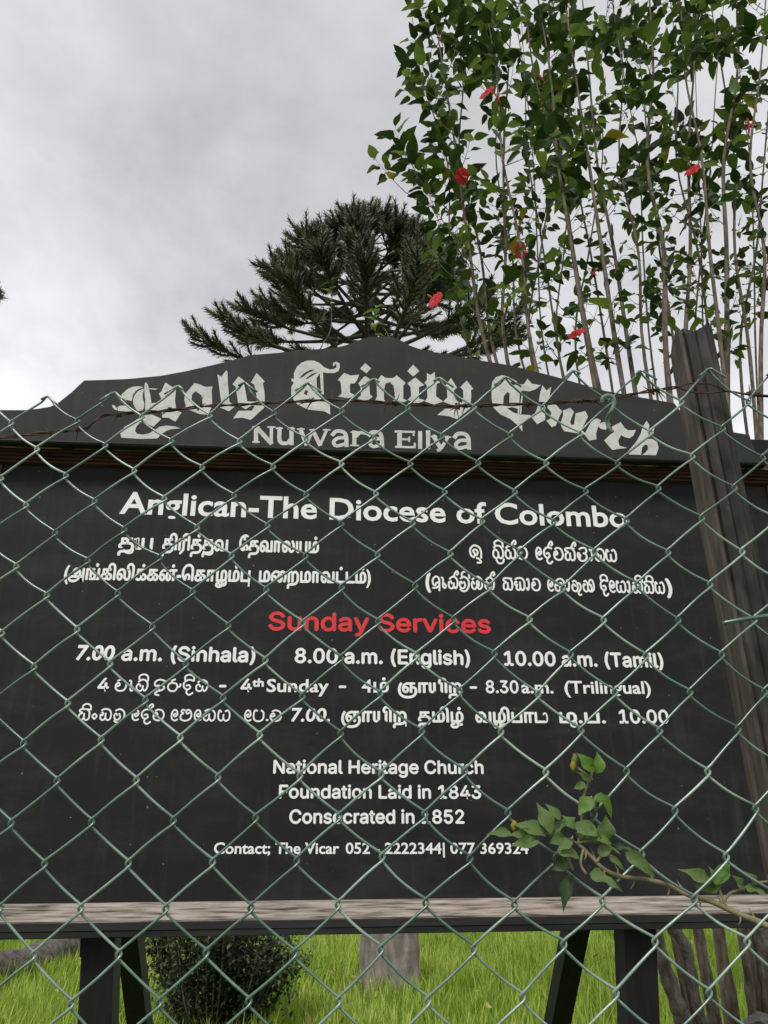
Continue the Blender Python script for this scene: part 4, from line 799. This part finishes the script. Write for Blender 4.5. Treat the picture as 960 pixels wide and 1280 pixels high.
# a young shoot rising just behind the top of the sign, and a second leafy one beside it
for (q, lv, nm, lab) in ([[(492, 470), (487, 425), (476, 405), (468, 394), (469, 385)], 9, 'young_shoot', 'single bright green shoot with an orange bud rising behind the peak of the sign'], [[(412, 470), (414, 410), (415, 362), (414, 350)], 8, 'leafy_shoot', 'thin leafy shoot in front of the conifer, left of the sign peak']):
    Y = 3.3; g = P(*q[0], Y); base = (P(850, 1280, 4.15).x, 4.15, 0); s_ = thing(nm, lab, 'shoot', base)
    pts = spline([Vector(base)]+[P(x_, y_, Y_) for x_, y_, Y_ in ((846, 1168, 4.15), (800, 1000, 3.9), (700, 800, 3.6), (600, 640, 3.4))]+[P(x, y, Y) for x, y in q], 5); mb = MB(); mb.tube(pts, [.006-.0045*j/(len(pts)-1) for j in range(len(pts))], 5); mb.build('stem', M_STEM, s_, base, smooth=True)
    me = leaf_mesh('shoot_leaf', HT[1], M_CITRUSB if nm == 'young_shoot' else M_LEAF); r2 = random.Random(lv); tip = pts[-1]
    for j in range(lv):
        a = j*2.4; d = Vector((math.cos(a), .5*math.sin(a), r2.uniform(.1, 1.4))); p = tip-Vector((0, 0, .02*j)); o = link('leaf', me, s_); o.matrix_local = Matrix.Translation(p-Vector(base)) @ frame(d, (0, -.6, 1), r2.uniform(.05, .075)).to_4x4()
    if nm == 'young_shoot':
        mb = MB(); c = P(466, 408, Y); mb.tube([c+Vector((-.004, 0, .02)), c+Vector((0, 0, .01)), c-Vector((0, 0, .012)), c-Vector((0, 0, .02))], [.003, .011, .009, .002], 7); mb.build('bud', M_YLEAF, s_, base, smooth=True)

# ================================================================ THE CONIFERS
def conifer(base, H, z0, R0, nb, label, seed, only=None, nk=44, trunk_r=.26, group=None, cat='tree'):
    t = thing('monkey_puzzle_tree', label, cat, base, group); r2 = random.Random(seed); b = Vector(base)
    mb = MB(); mb.tube([b, b+Vector((0, 0, H*.5)), b+Vector((.1, 0, H*.97))], [trunk_r, trunk_r*.8, .05], 9); mb.build('trunk', M_CBARK, t, base, smooth=True)
    tv = [(-.5, 0, 0), (.5, 0, 0), (0, .55, .10), (0, 1, .34)]; tv = [(-.5, 0, 0), (.5, 0, 0), (-.35, .6, .14), (.35, .6, .14), (0, 1, .42)]; tf = [(0, 1, 3, 2), (2, 3, 4)]
    for i in range(nb):
        u = (i+r2.random()*.6)/nb; z = z0+(H-z0)*u**.92; a = i*2.399963+r2.uniform(-.2, .2)
        if only and not only(a): continue
        R = R0*(1-u)**.80*r2.uniform(.88, 1.06)+.55; d = Vector((math.cos(a), math.sin(a), 0)); s = Vector((-d.y, d.x, 0)); rise = -.03+.15*u
        p0 = b+Vector((0, 0, z)); q = [p0, p0+d*R*.35+Vector((0, 0, -.02*R+rise*R*.3)), p0+d*R*.75+Vector((0, 0, .02*R+rise*R*.6)), p0+d*R+Vector((0, 0, .13*R+rise*R*.9))]
        pts = spline(q, 5); mb = MB(); mb.tube(pts, [.075*(R/R0+.3)*(1-.72*j/(len(pts)-1)) for j in range(len(pts))], 5); br = mb.build('branch', M_CBARK, t, base, smooth=True)
        ms, lo, ti = [], [], []
        ropes = []
        nr = 18
        for j in range(nr):                   # ropes of scale leaves near the end of the branch
            tt = .60+.40*j/(nr-1); p = at_len(pts, min(1, tt)); sg = (-1 if j % 2 else 1); rl = R0*.17*(1.15-.4*tt)*r2.uniform(.7, 1.2)
            dd = (d*r2.uniform(.35, .95)+s*sg*r2.uniform(.25, 1.0)*(1.15-tt*.6)+Vector((0, 0, r2.uniform(-.10, .55)))).normalized()
            e_ = p+dd*rl+Vector((0, 0, rl*.22)); ropes.append((spline([p, p+dd*rl*.55, e_], 4), rl))
        ropes.append((pts[-6:], R*.3))
        tb_ = MB()
        for rp, rl in ropes:
            tb_.tube(rp, [.032]*len(rp), 4)
            base_t = r2.random()*.45
            for k in range(nk):
                tt = (k+r2.random())/nk; p = at_len(rp, tt*.999); tan = (rp[-1]-rp[0]).normalized(); o1 = tan.orthogonal().normalized(); o2 = tan.cross(o1); an = k*2.4
                nd = (o1*math.cos(an)+o2*math.sin(an)+tan*.55+Vector((0, 0, -.15))).normalized(); lg = .31*r2.uniform(.6, 1.2)*(1-.45*tt)
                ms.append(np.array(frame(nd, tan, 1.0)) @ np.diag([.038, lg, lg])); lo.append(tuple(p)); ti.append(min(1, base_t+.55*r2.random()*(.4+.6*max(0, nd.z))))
        v0 = MB(); 
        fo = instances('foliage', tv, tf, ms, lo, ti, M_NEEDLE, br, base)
        fo['kind'] = 'stuff'
        tb_.build('twigs', M_CBARK, br, base, smooth=True, kind='stuff')
    return t
AT = P(460, 350, 22); AB = (AT.x, 22.0, 0)
zt = P(480, 300, 22).z; zl = P(480, 462, 22).z-.9
conifer(AB, zt, zl, 4.75, 92, 'dark monkey puzzle conifer with dome of spiky drooping branches behind the sign peak', 5, nk=46, trunk_r=.2)
LT = P(-146, 360, 20); LBs = (LT.x, 20.0, 0); lz = P(0, 366, 20).z
conifer(LBs, lz+2.6, lz-.75, 3.0, 11, 'conifer standing outside the left edge, only one branch tip showing', 9, nk=30)

# ================================================================ BEHIND THE SIGN, AT GROUND LEVEL
a, b_ = G(453, 1249), G(527, 1249); w0 = b_.x-a.x; yb = a.y; PL = ((a.x+b_.x)/2, yb+.2, 0)
pil = thing('stone_pillar', 'squat stained grey stone pillar standing in the grass under the middle of the sign', 'pillar', PL)
mb = MB(); nzz = 9; prev = None; rings = []
outline = [(-.5, .18), (-.20, -.20), (.46, -.16), (.52, .02), (.50, .45), (-.46, .5)]
for i in range(nzz+1):
    z = -.05+1.0*i/nzz; r2 = random.Random(i); sc = 1+.05*(1-i/nzz)+.02*math.sin(i*1.9)+(.04 if i == nzz-1 else 0)
    rings.append([(PL[0]+x*w0*sc+r2.uniform(-.006, .006), PL[1]+y*.62*sc+r2.uniform(-.006, .006), z) for x, y in outline])
no = len(outline); v = [p for r in rings for p in r]
f = [(i*no+j, i*no+(j+1) % no, (i+1)*no+(j+1) % no, (i+1)*no+j) for i in range(nzz) for j in range(no)]+[tuple(nzz*no+j for j in range(no))]
mb.add(v, f); mb.build('shaft', M_PILLAR, pil, PL)
rk = PL
# dark evergreen shrub left of centre
SBp = G(258, 1312); SH = (SBp.x, SBp.y+.35, 0)
sh = thing('box_shrub', 'low dark evergreen shrub growing in the grass behind the left legs of the sign', 'shrub', SH)
st = MB(); ms, lo, ti = [], [], []; r2 = random.Random(77)
lt = leaf_template(w=.30, n=2)
cl = []
for i in range(48):
    a = r2.uniform(0, 6.283); rr = r2.random()**.5; x = math.cos(a)*rr*.66; y = math.sin(a)*rr*.6; h = (1.10-.28*rr*rr)*r2.uniform(.72, 1.08)
    if x > .35: h *= .8
    p1 = Vector((SH[0]+x, SH[1]+y, h)); p0 = Vector((SH[0]+x*.35, SH[1]+y*.35, -.02)); st.tube(spline([p0, p0.lerp(p1, .5)+Vector((x*.1, y*.1, 0)), p1], 3), [.010, .009, .008, .007, .006, .004, .003], 4); cl.append((p0, p1))
for i in range(15000):
    p0, p1 = cl[r2.randrange(len(cl))]; t = 1-r2.random()**1.5*.9; p = p0.lerp(p1, t)+Vector((r2.gauss(0, .075), r2.gauss(0, .075), r2.gauss(0, .05)))
    if p.z < .03: continue
    d = Vector((r2.gauss(0, 1), r2.gauss(0, 1), r2.gauss(.5, .7))); ms.append(np.array(frame(d, (0, 0, 1), r2.uniform(.03, .066)))); lo.append(tuple(p)); ti.append(min(1, max(0, r2.random()**2.2)))
st.build('stems', M_BARK, sh, SH, kind='stuff', smooth=True)
instances('foliage', lt[0], lt[1], ms, lo, ti, M_BUSH, sh, SH)
# tall rank grass at the foot of the shrub
GB = G(352, 1262); r2 = random.Random(4)
tg = thing('grass_tuft', 'tuft of tall bright blades growing at the right foot of the dark shrub', 'grass tuft', tuple(GB))
for i in range(16):
    p = GB+Vector((r2.uniform(-.22, .10), r2.uniform(-.1, .1), 0)); l_ = r2.uniform(.28, .62); d = Vector((r2.uniform(-.35, .35), r2.uniform(-.2, .2), 1)).normalized(); s = Vector((1, 0, 0)); wd = r2.uniform(.008, .016)
    q = [p, p+d*l_*.4, p+d*l_*.75+Vector((d.x*.1, 0, -.01)), p+d*l_*.95+Vector((d.x*.3, 0, -.05))]; mb = MB()
    v = []
    for j, c in enumerate(q): v += [c-s*wd*(1, .9, .6, .1)[j], c+s*wd*(1, .9, .6, .1)[j]+Vector((0, .004, 0))]
    mb.add(v, [(2*j, 2*j+1, 2*j+3, 2*j+2) for j in range(3)]); o = mb.build('blade', M_CITRUSB, tg, tuple(GB))
# old log on the far left
A, B = G(-70, 1240, .10), G(98, 1182, .16); A.z = .12; B.z = .15; LGb = (A.x, A.y, 0)
mb = MB(); d = (B-A); pp = [A+d*t+Vector((0, 0, .03*math.sin(t*9))) for t in [i/14 for i in range(15)]]
mb.tube(pp, [.23*(1-.28*i/14)*(1+.10*math.sin(i*2.3)+.05*math.sin(i*5)) for i in range(15)], 12)
o = mb.build('fallen_log', M_LOG, None, LGb, smooth=True); tag(o, 'brown grey log lying in the grass at the far left behind the fence', 'log')
# splintered stump at the far right
B0 = P(958, 1275, 3.75); SBb = (B0.x+.05, 3.75, 0); r2 = random.Random(8); mb = MB(); n = 14
v = []; 
for i, (zq, rq) in enumerate(((-.03, .17), (.3, .15), (.6, .14), (B0.z-.03, .14))):
    for j in range(n):
        a = 2*math.pi*j/n; rr = rq*(1+.13*math.sin(3*a)+r2.uniform(-.04, .04)); v.append((SBb[0]+math.cos(a)*rr, SBb[1]+math.sin(a)*rr*.9, zq+(r2.uniform(-.02, .045) if i == 3 else 0)))
v.append((SBb[0], SBb[1], B0.z+.01)); f = [(i*n+j, i*n+(j+1) % n, (i+1)*n+(j+1) % n, (i+1)*n+j) for i in range(3) for j in range(n)]+[(3*n+j, 3*n+(j+1) % n, 4*n) for j in range(n)]
mb.add(v, f); o = mb.build('tree_stump', M_ROCK, None, SBb); tag(o, 'grey splintered stump at the foot of the hibiscus in the bottom right corner', 'stump')
